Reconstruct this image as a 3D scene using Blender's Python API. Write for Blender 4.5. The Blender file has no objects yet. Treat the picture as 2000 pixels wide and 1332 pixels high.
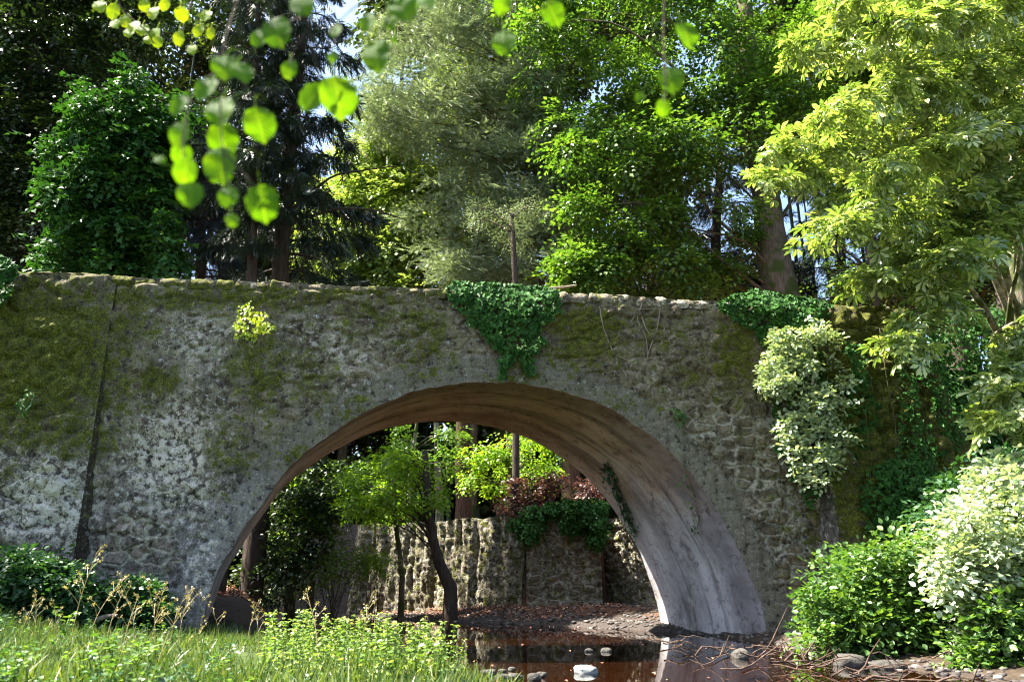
import bpy, math
import numpy as np
rng = np.random.default_rng(11)
S = bpy.context.scene
COL = S.collection
PI = math.pi

# ------------------------------------------------------------------ camera numbers
F, CX, CY = 1548.0, 1000.0, 666.0
TH = math.radians(17.4)
H = 1.0
CT, ST = math.cos(TH), math.sin(TH)

def ray(px, py):
    a = (np.asarray(px, float) - CX) / F
    v = (np.asarray(py, float) - CY) / F
    fwd = CT + v * ST
    return a / fwd, (ST - v * CT) / fwd

def at(px, py, d):
    ax, az = ray(px, py)
    d = np.asarray(d, float) + 0 * ax
    return np.stack([ax * d, d, H + az * d], -1)

def to_px(P):
    x, y, z = P[..., 0], P[..., 1], P[..., 2] - H
    fw = y * CT + z * ST
    up = -y * ST + z * CT
    return CX + F * x / fw, CY - F * up / fw

YF, KF = 17.0, 0.116                     # front face of the bridge: y = YF + KF * x
NF = np.array([KF, -1.0, 0]) / math.hypot(KF, 1)
BV = np.array([-1.42, 4.35, 0.0])        # barrel axis, front face to back face

def face(px, py, out=0.0):
    ax, az = ray(px, py)
    d = (YF - out) / (1 - KF * ax)
    return np.stack([ax * d, d, H + az * d], -1)

# ------------------------------------------------------------------ noise
def h3(i, j, k, seed=0):
    with np.errstate(over='ignore'):
        n = (i.astype(np.int64) * 374761393 + j.astype(np.int64) * 668265263 + k.astype(np.int64) * 2147483647 + seed * 974711)
        n = (n ^ (n >> 13)) * 1274126177
        n = n ^ (n >> 16)
    return (n & 0xffff) / 65535.0

def vnoise(P, s, seed=0):
    Q = P * s
    I = np.floor(Q); f = Q - I; f = f * f * (3 - 2 * f); I = I.astype(np.int64)
    r = 0
    for a in (0, 1):
        for b in (0, 1):
            for c in (0, 1):
                w = (f[..., 0] if a else 1 - f[..., 0]) * (f[..., 1] if b else 1 - f[..., 1]) * (f[..., 2] if c else 1 - f[..., 2])
                r = r + w * h3(I[..., 0] + a, I[..., 1] + b, I[..., 2] + c, seed)
    return r

def fbm(P, s, o=4, seed=0, g=.5):
    r, a, t = 0, 1.0, 0
    for i in range(o):
        r = r + a * vnoise(P, s * 2 ** i, seed + i); t += a; a *= g
    return r / t

def worley(u, v, seed=0, jit=.8):
    iu, iv = np.floor(u), np.floor(v)
    f1 = np.full(u.shape, 9.0); f2 = np.full(u.shape, 9.0); cid = np.zeros(u.shape)
    z = np.zeros(u.shape, np.int64)
    for a in (-1, 0, 1):
        for b in (-1, 0, 1):
            ci, cj = (iu + a).astype(np.int64), (iv + b).astype(np.int64)
            cx = iu + a + .5 + jit * (h3(ci, cj, z, seed) - .5)
            cy = iv + b + .5 + jit * (h3(ci, cj, z, seed + 5) - .5)
            d = np.hypot(u - cx, v - cy)
            m = d < f1
            f2 = np.where(m, f1, np.minimum(f2, d))
            cid = np.where(m, h3(ci, cj, z, seed + 9), cid)
            f1 = np.where(m, d, f1)
    return f1, f2, cid

def sstep(a, b, x):
    t = np.clip((x - a) / (b - a), 0, 1)
    return t * t * (3 - 2 * t)

def unit(V):
    return V / np.maximum(np.linalg.norm(V, axis=-1, keepdims=True), 1e-9)

# ------------------------------------------------------------------ mesh building
class MB:
    def __init__(s): s.v = []; s.f = {}; s.n = 0
    def add(s, V, Fc):
        V = np.asarray(V, float).reshape(-1, 3); Fc = np.asarray(Fc, np.int64)
        s.v.append(V); s.f.setdefault(Fc.shape[1], []).append(Fc + s.n); s.n += len(V)
        return s
    def build(s, name, mat, parent=None, smooth=False, attrs=None, origin=None):
        V = np.concatenate(s.v) if s.v else np.zeros((0, 3))
        o = None
        if parent is not None: o = np.array(parent['_o'])
        elif origin is not None: o = np.asarray(origin, float)
        me = bpy.data.meshes.new(name)
        VV = V - o if o is not None else V
        me.vertices.add(len(V)); me.vertices.foreach_set('co', VV.astype(np.float32).ravel())
        lp = []; st = []; n = 0
        for k in sorted(s.f):
            A = np.concatenate(s.f[k]); lp.append(A.ravel())
            st.append(n + np.arange(len(A)) * k); n += A.size
        lp = np.concatenate(lp).astype(np.int32); st = np.concatenate(st).astype(np.int32)
        me.loops.add(len(lp)); me.loops.foreach_set('vertex_index', lp)
        me.polygons.add(len(st)); me.polygons.foreach_set('loop_start', st)
        if smooth: me.polygons.foreach_set('use_smooth', np.ones(len(st), bool))
        for k, a in (attrs or {}).items():
            at_ = me.attributes.new(k, 'FLOAT', 'POINT'); at_.data.foreach_set('value', np.asarray(a, np.float32).ravel())
        me.update(calc_edges=True)
        me.materials.append(mat)
        ob = bpy.data.objects.new(name, me); COL.objects.link(ob)
        if parent is not None: ob.parent = parent
        elif origin is not None: ob.location = o
        return ob

def thing(name, label, cat, loc, group=None):
    o = bpy.data.objects.new(name, None); COL.objects.link(o)
    o.location = [float(c) for c in loc]; o['_o'] = [float(c) for c in loc]
    o.empty_display_size = .2
    return tag(o, label, cat, group)

def tag(o, label, cat, group=None):
    o['label'] = label; o['category'] = cat
    if group: o['group'] = group
    return o

def struct(o, kind='structure'):
    o['kind'] = kind; return o

def grid_faces(n, m):
    i = np.arange(n - 1)[:, None] * m + np.arange(m - 1)[None]
    return np.stack([i, i + 1, i + m + 1, i + m], -1).reshape(-1, 4)

def tube(mb, P, R, sides=6):
    P = np.asarray(P, float); n = len(P)
    R = np.broadcast_to(np.asarray(R, float), (n,))
    T = unit(np.gradient(P, axis=0))
    ref = np.array([1, 0, 0.]) if abs(T[0][0]) < .8 else np.array([0, 1, 0.])
    A = unit(np.cross(T, ref)); B = np.cross(T, A)
    th = np.arange(sides) * 2 * PI / sides
    V = P[:, None] + R[:, None, None] * (np.cos(th)[None, :, None] * A[:, None] + np.sin(th)[None, :, None] * B[:, None])
    i = np.arange(n - 1)[:, None] * sides; j = np.arange(sides)[None]; k = (j + 1) % sides
    Fc = np.stack([i + j, i + k, i + sides + k, i + sides + j], -1).reshape(-1, 4)
    mb.add(V.reshape(-1, 3), Fc)

def curve(pts, n=12):
    pts = np.asarray(pts, float); m = len(pts)
    if m == 2: 
        t = np.linspace(0, 1, n)[:, None]; return pts[0] * (1 - t) + pts[1] * t
    E = np.vstack([2 * pts[0] - pts[1], pts, 2 * pts[-1] - pts[-2]])
    out = []
    for u in np.linspace(0, m - 1 - 1e-6, n):
        i = int(u); t = u - i
        p0, p1, p2, p3 = E[i:i + 4]
        out.append(.5 * (2 * p1 + (p2 - p0) * t + (2 * p0 - 5 * p1 + 4 * p2 - p3) * t * t + (3 * p1 - p0 - 3 * p2 + p3) * t ** 3))
    return np.array(out)

# leaf templates: x across, y along, z normal
def fold(w, wpos, dz=.1):
    return (np.array([(0, 0, 0), (w, wpos, dz), (0, 1, -.06), (-w, wpos, dz)]), np.array([(0, 1, 2), (0, 2, 3)]))
DIA = fold(.34, .45)
NARROW = fold(.16, .4, .05)
NEEDLE = fold(.09, .4, .02)
def ovate():
    V = [(0, 0, 0), (.27, .22, .08), (.36, .5, .1), (.2, .8, .05), (0, 1.02, -.08), (-.2, .8, .05), (-.36, .5, .1), (-.27, .22, .08)]
    return np.array(V), np.array([(0, 1, 2), (0, 2, 3), (0, 3, 4), (0, 4, 5), (0, 5, 6), (0, 6, 7)])
OVATE = ovate()
def ivyleaf():
    V = [(0, 0, 0), (.42, -.12, .04), (.5, .3, .1), (.27, .52, .06), (0, 1, -.05), (-.27, .52, .06), (-.5, .3, .1), (-.42, -.12, .04)]
    return np.array(V), np.array([(0, 1, 2), (0, 2, 3), (0, 3, 4), (0, 4, 5), (0, 5, 6), (0, 6, 7)])
IVY = ivyleaf()
def palm():
    V = []; Fc = []
    for i, a in enumerate((-110, -65, -25, 18, 60, 105)):
        a = math.radians(a); L = 1.0 - .28 * abs(a) / 1.9
        c, s = math.cos(a), math.sin(a); b = len(V)
        for x, y, z in ((0, .06, 0), (.10 * L, .4 * L, .03), (.17 * L, .72 * L, -.02), (0, 1.0 * L, -.2), (-.17 * L, .72 * L, -.02), (-.10 * L, .4 * L, .03), (0, .6 * L, -.07)):
            V.append((x * c + y * s, -x * s + y * c, z))
        Fc += [(b, b + 1, b + 6), (b + 1, b + 2, b + 6), (b + 2, b + 3, b + 6), (b + 3, b + 4, b + 6), (b + 4, b + 5, b + 6), (b + 5, b, b + 6)]
    return np.array(V), np.array(Fc)
PALM = palm()
def feather(n=6, w=.05, l=.42):
    V = []; Fc = []
    for i in range(n):
        for sgn in (-1, 1):
            y = i / n; L = l * (1 - .65 * y); b = len(V)
            V += [(0, y, 0), (sgn * L * .6, y + .16 + L * .25, .03), (sgn * L, y + .2 + L * .5, -.05), (sgn * L * .45, y + .06 + L * .45, 0)]
            Fc += [(b, b + 1, b + 2), (b, b + 2, b + 3)]
    return np.array(V), np.array(Fc)
FEATHER = feather()

def scatter(mb, tpl, P, A, Nn, size):
    V, Fc = tpl
    A = unit(A); X = unit(np.cross(A, Nn)); Z = np.cross(X, A)
    size = np.broadcast_to(np.asarray(size, float), (len(P),))[:, None, None]
    W = P[:, None] + size * (V[None, :, 0:1] * X[:, None] + V[None, :, 1:2] * A[:, None] + V[None, :, 2:3] * Z[:, None])
    off = np.arange(len(P))[:, None, None] * len(V)
    mb.add(W.reshape(-1, 3), (Fc[None] + off).reshape(-1, Fc.shape[1]))

def rdir(n):
    return unit(rng.normal(size=(n, 3)))

def in_poly(px, py, poly):
    r = np.zeros(px.shape, bool); n = len(poly)
    for i in range(n):
        x1, y1 = poly[i]; x2, y2 = poly[(i + 1) % n]
        c = ((y1 > py) != (y2 > py)) & (px < (x2 - x1) * (py - y1) / (y2 - y1 + 1e-12) + x1)
        r ^= c
    return r

def poly_pts(poly, n):
    P = np.array(poly, float); lo, hi = P.min(0), P.max(0); out = np.zeros((0, 2))
    while len(out) < n:
        q = rng.uniform(lo, hi, (n * 3, 2)); out = np.vstack([out, q[in_poly(q[:, 0], q[:, 1], poly)]])
    return out[:n]

def fill(poly, n, d0, d1, r0, r1):
    q = poly_pts(poly, n); d = rng.uniform(d0, d1, n)
    r = (r0 + (r1 * 1.25 - r0) * rng.uniform(0, 1, n) ** 1.4) / F * d * .95
    return at(q[:, 0], q[:, 1], d), r

def sprays(mb, C, R, per, L, K, leaf, tpl=DIA, droop=.35, up=1.0, jit=.35, squash=.65, side=.16):
    """leafy twigs round the clump centres C: flat sprays of K leaves each"""
    n = len(C) * per
    c = np.repeat(C, per, 0); r = np.repeat(R, per)
    d = rdir(n); rad = rng.uniform(.25, 1, n) ** .6
    rad = np.where(rng.uniform(0, 1, n) < .14, rad * rng.uniform(1.2, 1.9, n), rad)
    off = d * (rad * r)[:, None]; off[:, 2] *= squash
    p = c + off
    t = d * .8 + rdir(n) * .6; t[:, 2] = t[:, 2] * .5 - droop; t = unit(t)
    nn = np.array([0, 0, up]) + rdir(n) * .45 + d * .25
    nn = unit(nn - t * (nn * t).sum(1, keepdims=True)); s = np.cross(t, nn)
    LL = L * rng.uniform(.6, 1.3, n)
    for k in range(K):
        f = (k + .6) / K; sg = 1 if k % 2 else -1
        if k == K - 1: sg = 0
        pos = p + t * (LL * f)[:, None] + s * (sg * side * LL)[:, None] - np.array([0, 0, 1.]) * (LL * f * f * .25)[:, None]
        ax = t * .7 + s * sg * .8 + rdir(n) * jit
        nr = nn + rdir(n) * jit
        scatter(mb, tpl, pos, ax, nr, leaf * rng.uniform(.65, 1.25, n))

# ------------------------------------------------------------------ node helpers
class NT:
    def __init__(s, name):
        s.m = bpy.data.materials.new(name); s.m.use_nodes = True
        s.t = s.m.node_tree; s.t.nodes.clear()
        s.out = s.t.nodes.new('ShaderNodeOutputMaterial')
    def put(s, sock, v):
        if isinstance(v, bpy.types.NodeSocket): s.t.links.new(v, sock)
        elif v is not None:
            if sock.type == 'RGBA' and len(v) == 3: v = (*v, 1)
            sock.default_value = v
    def n(s, typ, ins=None, out=0, **props):
        nd = s.t.nodes.new('ShaderNode' + typ)
        for k, v in props.items(): setattr(nd, k, v)
        for k, v in (ins or {}).items(): s.put(nd.inputs[k], v)
        return nd.outputs[out]
    def mix(s, f, a, b, mode='MIX'):
        nd = s.t.nodes.new('ShaderNodeMix'); nd.data_type = 'RGBA'; nd.blend_type = mode
        s.put(nd.inputs[0], f); s.put(nd.inputs[6], a); s.put(nd.inputs[7], b)
        return nd.outputs[2]
    def ma(s, op, a, b=None, c=None):
        nd = s.t.nodes.new('ShaderNodeMath'); nd.operation = op
        s.put(nd.inputs[0], a)
        if b is not None: s.put(nd.inputs[1], b)
        if c is not None: s.put(nd.inputs[2], c)
        return nd.outputs[0]
    def mr(s, v, a, b, c=0.0, d=1.0, smooth=True):
        nd = s.t.nodes.new('ShaderNodeMapRange')
        if smooth: nd.interpolation_type = 'SMOOTHSTEP'
        for i, x in enumerate((v, a, b, c, d)): s.put(nd.inputs[i], x)
        return nd.outputs[0]
    def ramp(s, f, stops):
        nd = s.t.nodes.new('ShaderNodeValToRGB'); e = nd.color_ramp.elements
        while len(e) < len(stops): e.new(.5)
        for el, (p, c) in zip(e, stops): el.position = p; el.color = (*c, 1)
        s.put(nd.inputs[0], f); return nd.outputs[0]
    def noise(s, vec, sc, det=4, rough=.55, out=0):
        return s.n('TexNoise', {'Vector': vec, 'Scale': sc, 'Detail': det, 'Roughness': rough}, out)
    def pos(s):
        return s.n('NewGeometry', out=0)
    def scale(s, v, xyz):
        return s.n('VectorMath', {0: v, 1: xyz}, operation='MULTIPLY')
    def attr(s, name):
        return s.n('Attribute', out=2, attribute_name=name)
    def bump(s, h, st=.5, dist=.02, normal=None):
        ins = {'Height': h, 'Strength': st, 'Distance': dist}
        if normal is not None: ins['Normal'] = normal
        return s.n('Bump', ins)
    def done(s, sh):
        s.t.links.new(sh, s.out.inputs[0]); return s.m
    def pbr(s, col, rough=.8, normal=None, spec=.3, **kw):
        ins = {'Base Color': col, 'Roughness': rough, 'Specular IOR Level': spec}
        if normal is not None: ins['Normal'] = normal
        ins.update(kw)
        return s.n('BsdfPrincipled', ins)

def leaf_mat(name, dark, mid, light, trans=.4, tcol=None, rough=.42, spec=.45, patch=1.3):
    t = NT(name)
    ri = t.n('NewGeometry', out=8) if False else t.n('NewGeometry')
    geo = ri.node
    rnd = geo.outputs['Random Per Island']
    big = t.noise(geo.outputs['Position'], patch, 2)
    f = t.ma('ADD', t.ma('MULTIPLY', rnd, .62), t.ma('MULTIPLY', big, .38))
    col = t.ramp(f, [(.15, dark), (.5, mid), (.9, light)])
    fine = t.noise(geo.outputs['Position'], 30, 2)
    col = t.mix(.25, col, t.ramp(fine, [(.3, dark), (.7, light)]))
    tc = t.mix(1.0, col, tcol or (1.55, 1.6, .5), 'MULTIPLY')
    p = t.pbr(col, rough, None, spec)
    tr = t.n('BsdfTranslucent', {'Color': tc})
    return t.done(t.n('MixShader', {0: trans, 1: p, 2: tr}))

def bark_mat(name, a, b, moss=0.0):
    t = NT(name); p = t.pos()
    q = t.scale(p, (7, 7, 1.1))
    n1 = t.noise(q, 2.2, 6, .65)
    col = t.ramp(n1, [(.3, a), (.65, b)])
    if moss:
        mk = t.mr(t.noise(p, 1.6, 4), .55 - .2 * moss, .7 - .2 * moss)
        col = t.mix(mk, col, (.045, .06, .012))
    return t.done(t.pbr(col, .9, t.bump(n1, .9, .05), .2))

# ------------------------------------------------------------------ materials
def wall_mat(name, cool_base=False):
    t = NT(name); p = t.pos()
    moss, ring, mason, pale, cool = (t.attr(a) for a in ('moss', 'ring', 'mason', 'pale', 'cool'))
    n1 = t.noise(p, 1.7, 8, .68); n2 = t.noise(p, 7.5, 5, .65); n3 = t.noise(p, 32, 4, .6)
    n4 = t.noise(t.scale(p, (3.2, 3.2, .32)), 1.6, 5, .6)
    base = t.ramp(n1, [(.28, (.055, .042, .026)), (.45, (.145, .12, .08)), (.6, (.23, .195, .135)), (.78, (.35, .31, .235))])
    coolc = t.ramp(n1, [(.28, (.062, .056, .054)), (.5, (.155, .145, .14)), (.75, (.32, .305, .295))])
    base = t.mix(cool, base, coolc)
    # old render left in patches, broken away elsewhere
    n5 = t.noise(p, 3.6, 7, .7)
    base = t.mix(t.mr(n5, .53, .60, 0, .72), base, t.mix(cool, (.42, .375, .29), (.50, .47, .43)))
    base = t.mix(t.mr(n5, .47, .39, 0, .85), base, t.mix(cool, (.06, .046, .030), (.058, .052, .05)))
    # rubble masonry laid in rough courses
    wv = t.n('VectorMath', {0: t.scale(p, (2.3, 2.3, 3.7)), 1: t.n('VectorMath', {0: t.noise(p, 3.2, 4, out=1), 'Scale': .75}, operation='SCALE')}, operation='ADD')
    ed = t.n('TexVoronoi', {'Vector': wv, 'Scale': 1.0, 'Randomness': .78}, feature='DISTANCE_TO_EDGE')
    vn = t.n('TexVoronoi', {'Vector': wv, 'Scale': 1.0, 'Randomness': .78}, out=1)
    cell = t.n('SeparateColor', {0: vn})
    stone = t.mix(.45, t.ramp(cell, [(.1, (.085, .068, .045)), (.5, (.15, .12, .078)), (.9, (.19, .13, .085))]), base)
    joint = t.mr(t.ma('ADD', ed, t.ma('MULTIPLY', t.ma('SUBTRACT', n2, .5), .16)), .02, .17)
    jcol = t.ramp(n2, [(.35, (.20, .185, .14)), (.65, (.42, .39, .31))])
    mcol = t.mix(joint, jcol, stone)
    mm = t.mr(t.ma('ADD', mason, t.ma('MULTIPLY', t.ma('SUBTRACT', n5, .5), 1.3)), .35, .7)
    base = t.mix(mm, base, mcol)
    # smooth cement band round the arch
    rc = t.ramp(n4, [(.35, (.10, .09, .065)), (.6, (.21, .195, .155))])
    rc = t.mix(cool, rc, t.ramp(n4, [(.35, (.125, .12, .118)), (.6, (.28, .265, .26))]))
    base = t.mix(t.mr(t.ma('ADD', ring, t.ma('MULTIPLY', t.ma('SUBTRACT', n1, .5), .8)), .42, .58, 0, .8), base, rc)
    # dark run-off streaks, then shade painted near-black on the wing wall returns
    base = t.mix(t.mr(n4, .50, .66, 0, .6), base, t.mix(.65, base, (.03, .024, .016)))
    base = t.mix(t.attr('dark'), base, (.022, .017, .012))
    # dark pitting: dirt in the hollows, with relief shade put into the colour
    base = t.mix(t.mr(n2, .45, .35, 0, .85), base, (.026, .021, .015))
    # lichen: white crust and round spots
    l1 = t.mr(t.ma('ADD', t.ma('MULTIPLY', n2, .75), t.ma('ADD', t.ma('MULTIPLY', pale, .16), t.ma('MULTIPLY', n3, .28))), .60, .68)
    base = t.mix(t.ma('MULTIPLY', l1, t.ma('ADD', t.ma('MULTIPLY', pale, .65), .18)), base, (.68, .63, .55))
    vs = t.n('TexVoronoi', {'Vector': p, 'Scale': 4.2, 'Randomness': 1.0})
    vsc = t.n('SeparateColor', {0: t.n('TexVoronoi', {'Vector': p, 'Scale': 4.2, 'Randomness': 1.0}, out=1)})
    dot = t.mr(t.ma('SUBTRACT', vs, t.ma('MULTIPLY', vsc, .26)), .0, -.05)
    dot = t.ma('MULTIPLY', dot, t.mr(n3, .4, .5))
    base = t.mix(t.ma('MULTIPLY', dot, t.ma('ADD', t.ma('MULTIPLY', pale, .6), .2)), base, (.62, .62, .60))
    # moss
    mk = t.ma('ADD', t.ma('MULTIPLY', moss, .85), t.ma('ADD', t.ma('MULTIPLY', t.ma('SUBTRACT', n2, .5), 1.5), t.ma('MULTIPLY', t.ma('SUBTRACT', n5, .5), 2.6)))
    mk = t.mr(mk, .24, .72, 0, .95)
    mcol = t.ramp(t.ma('ADD', t.ma('MULTIPLY', n3, .6), t.ma('MULTIPLY', n2, .4)),
                  [(.36, (.009, .011, .002)), (.5, (.058, .064, .006)), (.63, (.165, .175, .016))])
    base = t.mix(mk, base, mcol)
    n7 = t.noise(p, 19, 4, .72)
    keep = t.ma('SUBTRACT', 1.0, t.ma('MULTIPLY', mk, .75))
    base = t.mix(t.ma('MULTIPLY', t.mr(n7, .60, .68, 0, .55), keep), base, (.60, .565, .50))
    base = t.mix(t.mr(n7, .40, .32, 0, .8), base, (.022, .018, .013))
    hgt = t.ma('ADD', t.ma('MULTIPLY', n2, .7), t.ma('ADD', t.ma('MULTIPLY', n3, .35), t.ma('MULTIPLY', t.ma('MULTIPLY', joint, mm), .5)))
    nrm = t.bump(hgt, 1.0, .09)
    return t.done(t.pbr(base, .93, nrm, .15))

def barrel_mat():
    t = NT('limewashed_vault')
    u, w, hz = t.attr('arc'), t.attr('depth'), t.attr('high')
    v = t.n('CombineXYZ', {0: t.ma('MULTIPLY', u, .34), 1: t.ma('MULTIPLY', w, 2.6), 2: 0.0})
    st = t.noise(v, 1.6, 7, .62)
    v2 = t.n('CombineXYZ', {0: t.ma('MULTIPLY', u, .12), 1: t.ma('MULTIPLY', w, 7.0), 2: 3.0})
    st2 = t.noise(v2, 1.5, 4, .6)
    p = t.pos(); n1 = t.noise(p, 1.1, 6, .65); n3 = t.noise(p, 9, 5, .7)
    brown = t.ramp(st, [(.30, (.30, .20, .145)), (.5, (.58, .43, .33)), (.70, (.72, .60, .50))])
    grey = t.ramp(st, [(.28, (.20, .17, .165)), (.5, (.43, .395, .40)), (.70, (.66, .62, .63))])
    f = t.mr(t.ma('ADD', hz, t.ma('MULTIPLY', t.ma('SUBTRACT', n1, .5), .55)), .42, .82)
    col = t.mix(f, grey, brown)
    col = t.mix(t.mr(st2, .52, .66, 0, .55), col, (.05, .035, .028))
    col = t.mix(t.mr(n3, .57, .70, 0, .55), col, (.07, .04, .04))
    n6 = t.noise(p, 3.3, 7, .72)
    col = t.mix(t.mr(n6, .54, .66, 0, .45), col, t.mix(f, (.62, .60, .60), (.55, .40, .27)))
    col = t.mix(t.mr(n6, .46, .36, 0, .6), col, t.mix(f, (.10, .085, .095), (.10, .05, .028)))
    cr = t.n('TexVoronoi', {'Vector': t.n('VectorMath', {0: t.scale(p, (1.1, 1.1, .7)), 1: t.n('VectorMath', {0: t.noise(p, 2.0, 5, out=1), 'Scale': .8}, operation='SCALE')}, operation='ADD'), 'Scale': 1.3}, feature='DISTANCE_TO_EDGE')
    col = t.mix(t.ma('MULTIPLY', t.mr(cr, .022, .004), t.mr(n1, .45, .6, 0, .7)), col, (.05, .035, .03))
    col = t.mix(t.mr(n1, .58, .75, 0, .35), col, (.30, .15, .12))
    # darker towards the front edge, green at the foot
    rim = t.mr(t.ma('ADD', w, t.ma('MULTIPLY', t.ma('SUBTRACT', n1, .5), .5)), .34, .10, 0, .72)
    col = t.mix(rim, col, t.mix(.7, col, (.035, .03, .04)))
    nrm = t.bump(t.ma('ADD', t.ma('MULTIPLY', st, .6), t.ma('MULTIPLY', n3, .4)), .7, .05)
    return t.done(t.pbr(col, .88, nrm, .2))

def ground_mat():
    t = NT('bank_soil'); p = t.pos()
    lit, gra, gv = t.attr('litter'), t.attr('grassy'), t.attr('gravel')
    n1 = t.noise(p, .9, 6, .6); n2 = t.noise(p, 9, 5, .7); n3 = t.noise(p, 40, 3, .6)
    soil = t.ramp(n2, [(.3, (.025, .017, .011)), (.55, (.052, .037, .024)), (.75, (.085, .062, .04))])
    leafc = t.ramp(n3, [(.3, (.06, .022, .012)), (.55, (.22, .085, .045)), (.75, (.40, .21, .13))])
    col = t.mix(lit, soil, leafc)
    grc = t.ramp(n2, [(.3, (.018, .028, .008)), (.6, (.05, .08, .018)), (.8, (.10, .11, .03))])
    col = t.mix(gra, col, grc)
    grv = t.ramp(n3, [(.3, (.018, .014, .012)), (.55, (.055, .044, .038)), (.75, (.12, .10, .09))])
    col = t.mix(gv, col, grv)
    nrm = t.bump(t.ma('ADD', n2, t.ma('MULTIPLY', n3, .5)), .9, .05)
    return t.done(t.pbr(col, .92, nrm, .2))

def water_mat():
    t = NT('stream_water'); p = t.pos()
    q = t.scale(p, (1.0, .55, 1))
    h = t.ma('ADD', t.noise(q, 3.0, 2, .5), t.ma('MULTIPLY', t.noise(q, 14, 2, .5), .12))
    nrm = t.bump(h, .10, .014)
    fr = t.n('Fresnel', {'IOR': 1.36, 'Normal': nrm})
    g = t.n('BsdfGlossy', {'Color': (.95, .95, .95), 'Roughness': .015, 'Normal': nrm})
    tr = t.n('BsdfTransparent', {'Color': (.48, .30, .18)})
    return t.done(t.n('MixShader', {0: t.ma('MULTIPLY', fr, 1.0), 1: tr, 2: g}))

def rock_mat(name, a, b, c):
    t = NT(name); p = t.pos()
    n1 = t.noise(p, 5, 6, .65); n2 = t.noise(p, 26, 4, .6)
    col = t.ramp(t.ma('ADD', t.ma('MULTIPLY', n1, .7), t.ma('MULTIPLY', n2, .3)), [(.32, a), (.52, b), (.72, c)])
    return t.done(t.pbr(col, .85, t.bump(t.ma('ADD', n1, n2), .6, .03), .3))

def pebble_mat(name, cols):
    t = NT(name); g = t.n('NewGeometry').node
    col = t.ramp(g.outputs['Random Per Island'], cols)
    n2 = t.noise(g.outputs['Position'], 30, 3)
    col = t.mix(t.mr(n2, .45, .7, 0, .5), col, (.05, .04, .035))
    return t.done(t.pbr(col, .75, t.bump(n2, .4, .02), .35))

M = {}
M['wall'] = wall_mat('mossy_masonry')
M['barrel'] = barrel_mat()
M['ground'] = ground_mat()
M['water'] = water_mat()
M['deck'] = rock_mat('road_earth', (.08, .07, .05), (.14, .12, .09), (.2, .18, .14))
M['rock_white'] = rock_mat('pale_stone', (.10, .105, .10), (.20, .215, .21), (.30, .315, .305))
M['rock'] = rock_mat('stream_stone', (.022, .02, .017), (.055, .05, .043), (.125, .117, .105))
M['pebble'] = pebble_mat('shore_pebbles', [(.0, (.025, .02, .018)), (.5, (.065, .055, .05)), (.9, (.13, .11, .10)), (1., (.26, .24, .22))])
M['litter'] = pebble_mat('fallen_leaves', [(0, (.10, .035, .018)), (.4, (.24, .09, .05)), (.75, (.36, .17, .10)), (1., (.5, .33, .2))])
M['bark_grey'] = bark_mat('grey_brown_bark', (.045, .032, .022), (.16, .12, .085), .4)
M['bark_red'] = bark_mat('reddish_bark', (.035, .018, .012), (.14, .075, .05), .25)
M['bark_dark'] = bark_mat('dark_bark', (.022, .015, .012), (.075, .055, .042))
M['bark_pale'] = bark_mat('pale_flaking_bark', (.09, .075, .05), (.34, .30, .22), .6)
M['twig'] = bark_mat('dry_twig', (.16, .12, .09), (.36, .29, .23))
M['drift'] = bark_mat('wet_driftwood', (.03, .018, .014), (.13, .085, .062))
L = leaf_mat
M['l_dark'] = L('dark_evergreen_leaf', (.006, .013, .006), (.018, .040, .012), (.06, .10, .022), .22)
M['l_yew'] = L('yew_leaf', (.006, .028, .007), (.020, .075, .016), (.06, .15, .03), .2, rough=.6, spec=.15)
M['l_spruce'] = L('spruce_needle', (.006, .014, .011), (.016, .034, .022), (.05, .08, .04), .12)
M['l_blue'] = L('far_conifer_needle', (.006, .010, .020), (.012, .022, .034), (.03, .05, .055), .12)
M['l_beech'] = L('fresh_beech_leaf', (.07, .13, .024), (.20, .29, .07), (.46, .52, .22), .38)
M['l_cedar'] = L('grey_green_needle', (.06, .085, .04), (.20, .26, .13), (.44, .50, .31), .3, (1.3, 1.4, .8))
M['l_lime'] = L('lime_tree_leaf', (.016, .055, .008), (.05, .125, .016), (.20, .30, .06), .38)
M['l_chest'] = L('chestnut_leaf', (.010, .050, .009), (.098, .182, .023), (.60, .62, .29), .32, (1.5, 1.6, .5), rough=.3, spec=.8)
M['l_ivy'] = L('ivy_leaf', (.010, .038, .008), (.026, .088, .016), (.075, .18, .035), .15, rough=.6, spec=.12)
M['l_pale'] = L('pale_shrub_leaf', (.07, .13, .05), (.28, .36, .21), (.64, .68, .56), .22, rough=.32, spec=.6)
M['l_shrub'] = L('shrub_leaf', (.012, .05, .012), (.045, .12, .026), (.20, .29, .07), .33)
M['l_bramble'] = L('bramble_leaf', (.012, .045, .018), (.028, .085, .03), (.07, .15, .05), .25)
M['l_maple'] = L('young_maple_leaf', (.04, .10, .008), (.14, .27, .018), (.32, .44, .05), .5)
M['l_purple'] = L('purple_brown_leaf', (.018, .010, .009), (.055, .028, .024), (.13, .07, .055), .3, (1.6, 1.1, .9))
M['l_nettle'] = L('nettle_leaf', (.03, .085, .015), (.11, .20, .035), (.33, .38, .12), .35)
M['l_sun'] = L('yellow_green_leaf', (.16, .24, .012), (.32, .42, .02), (.52, .55, .05), .45)
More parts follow.
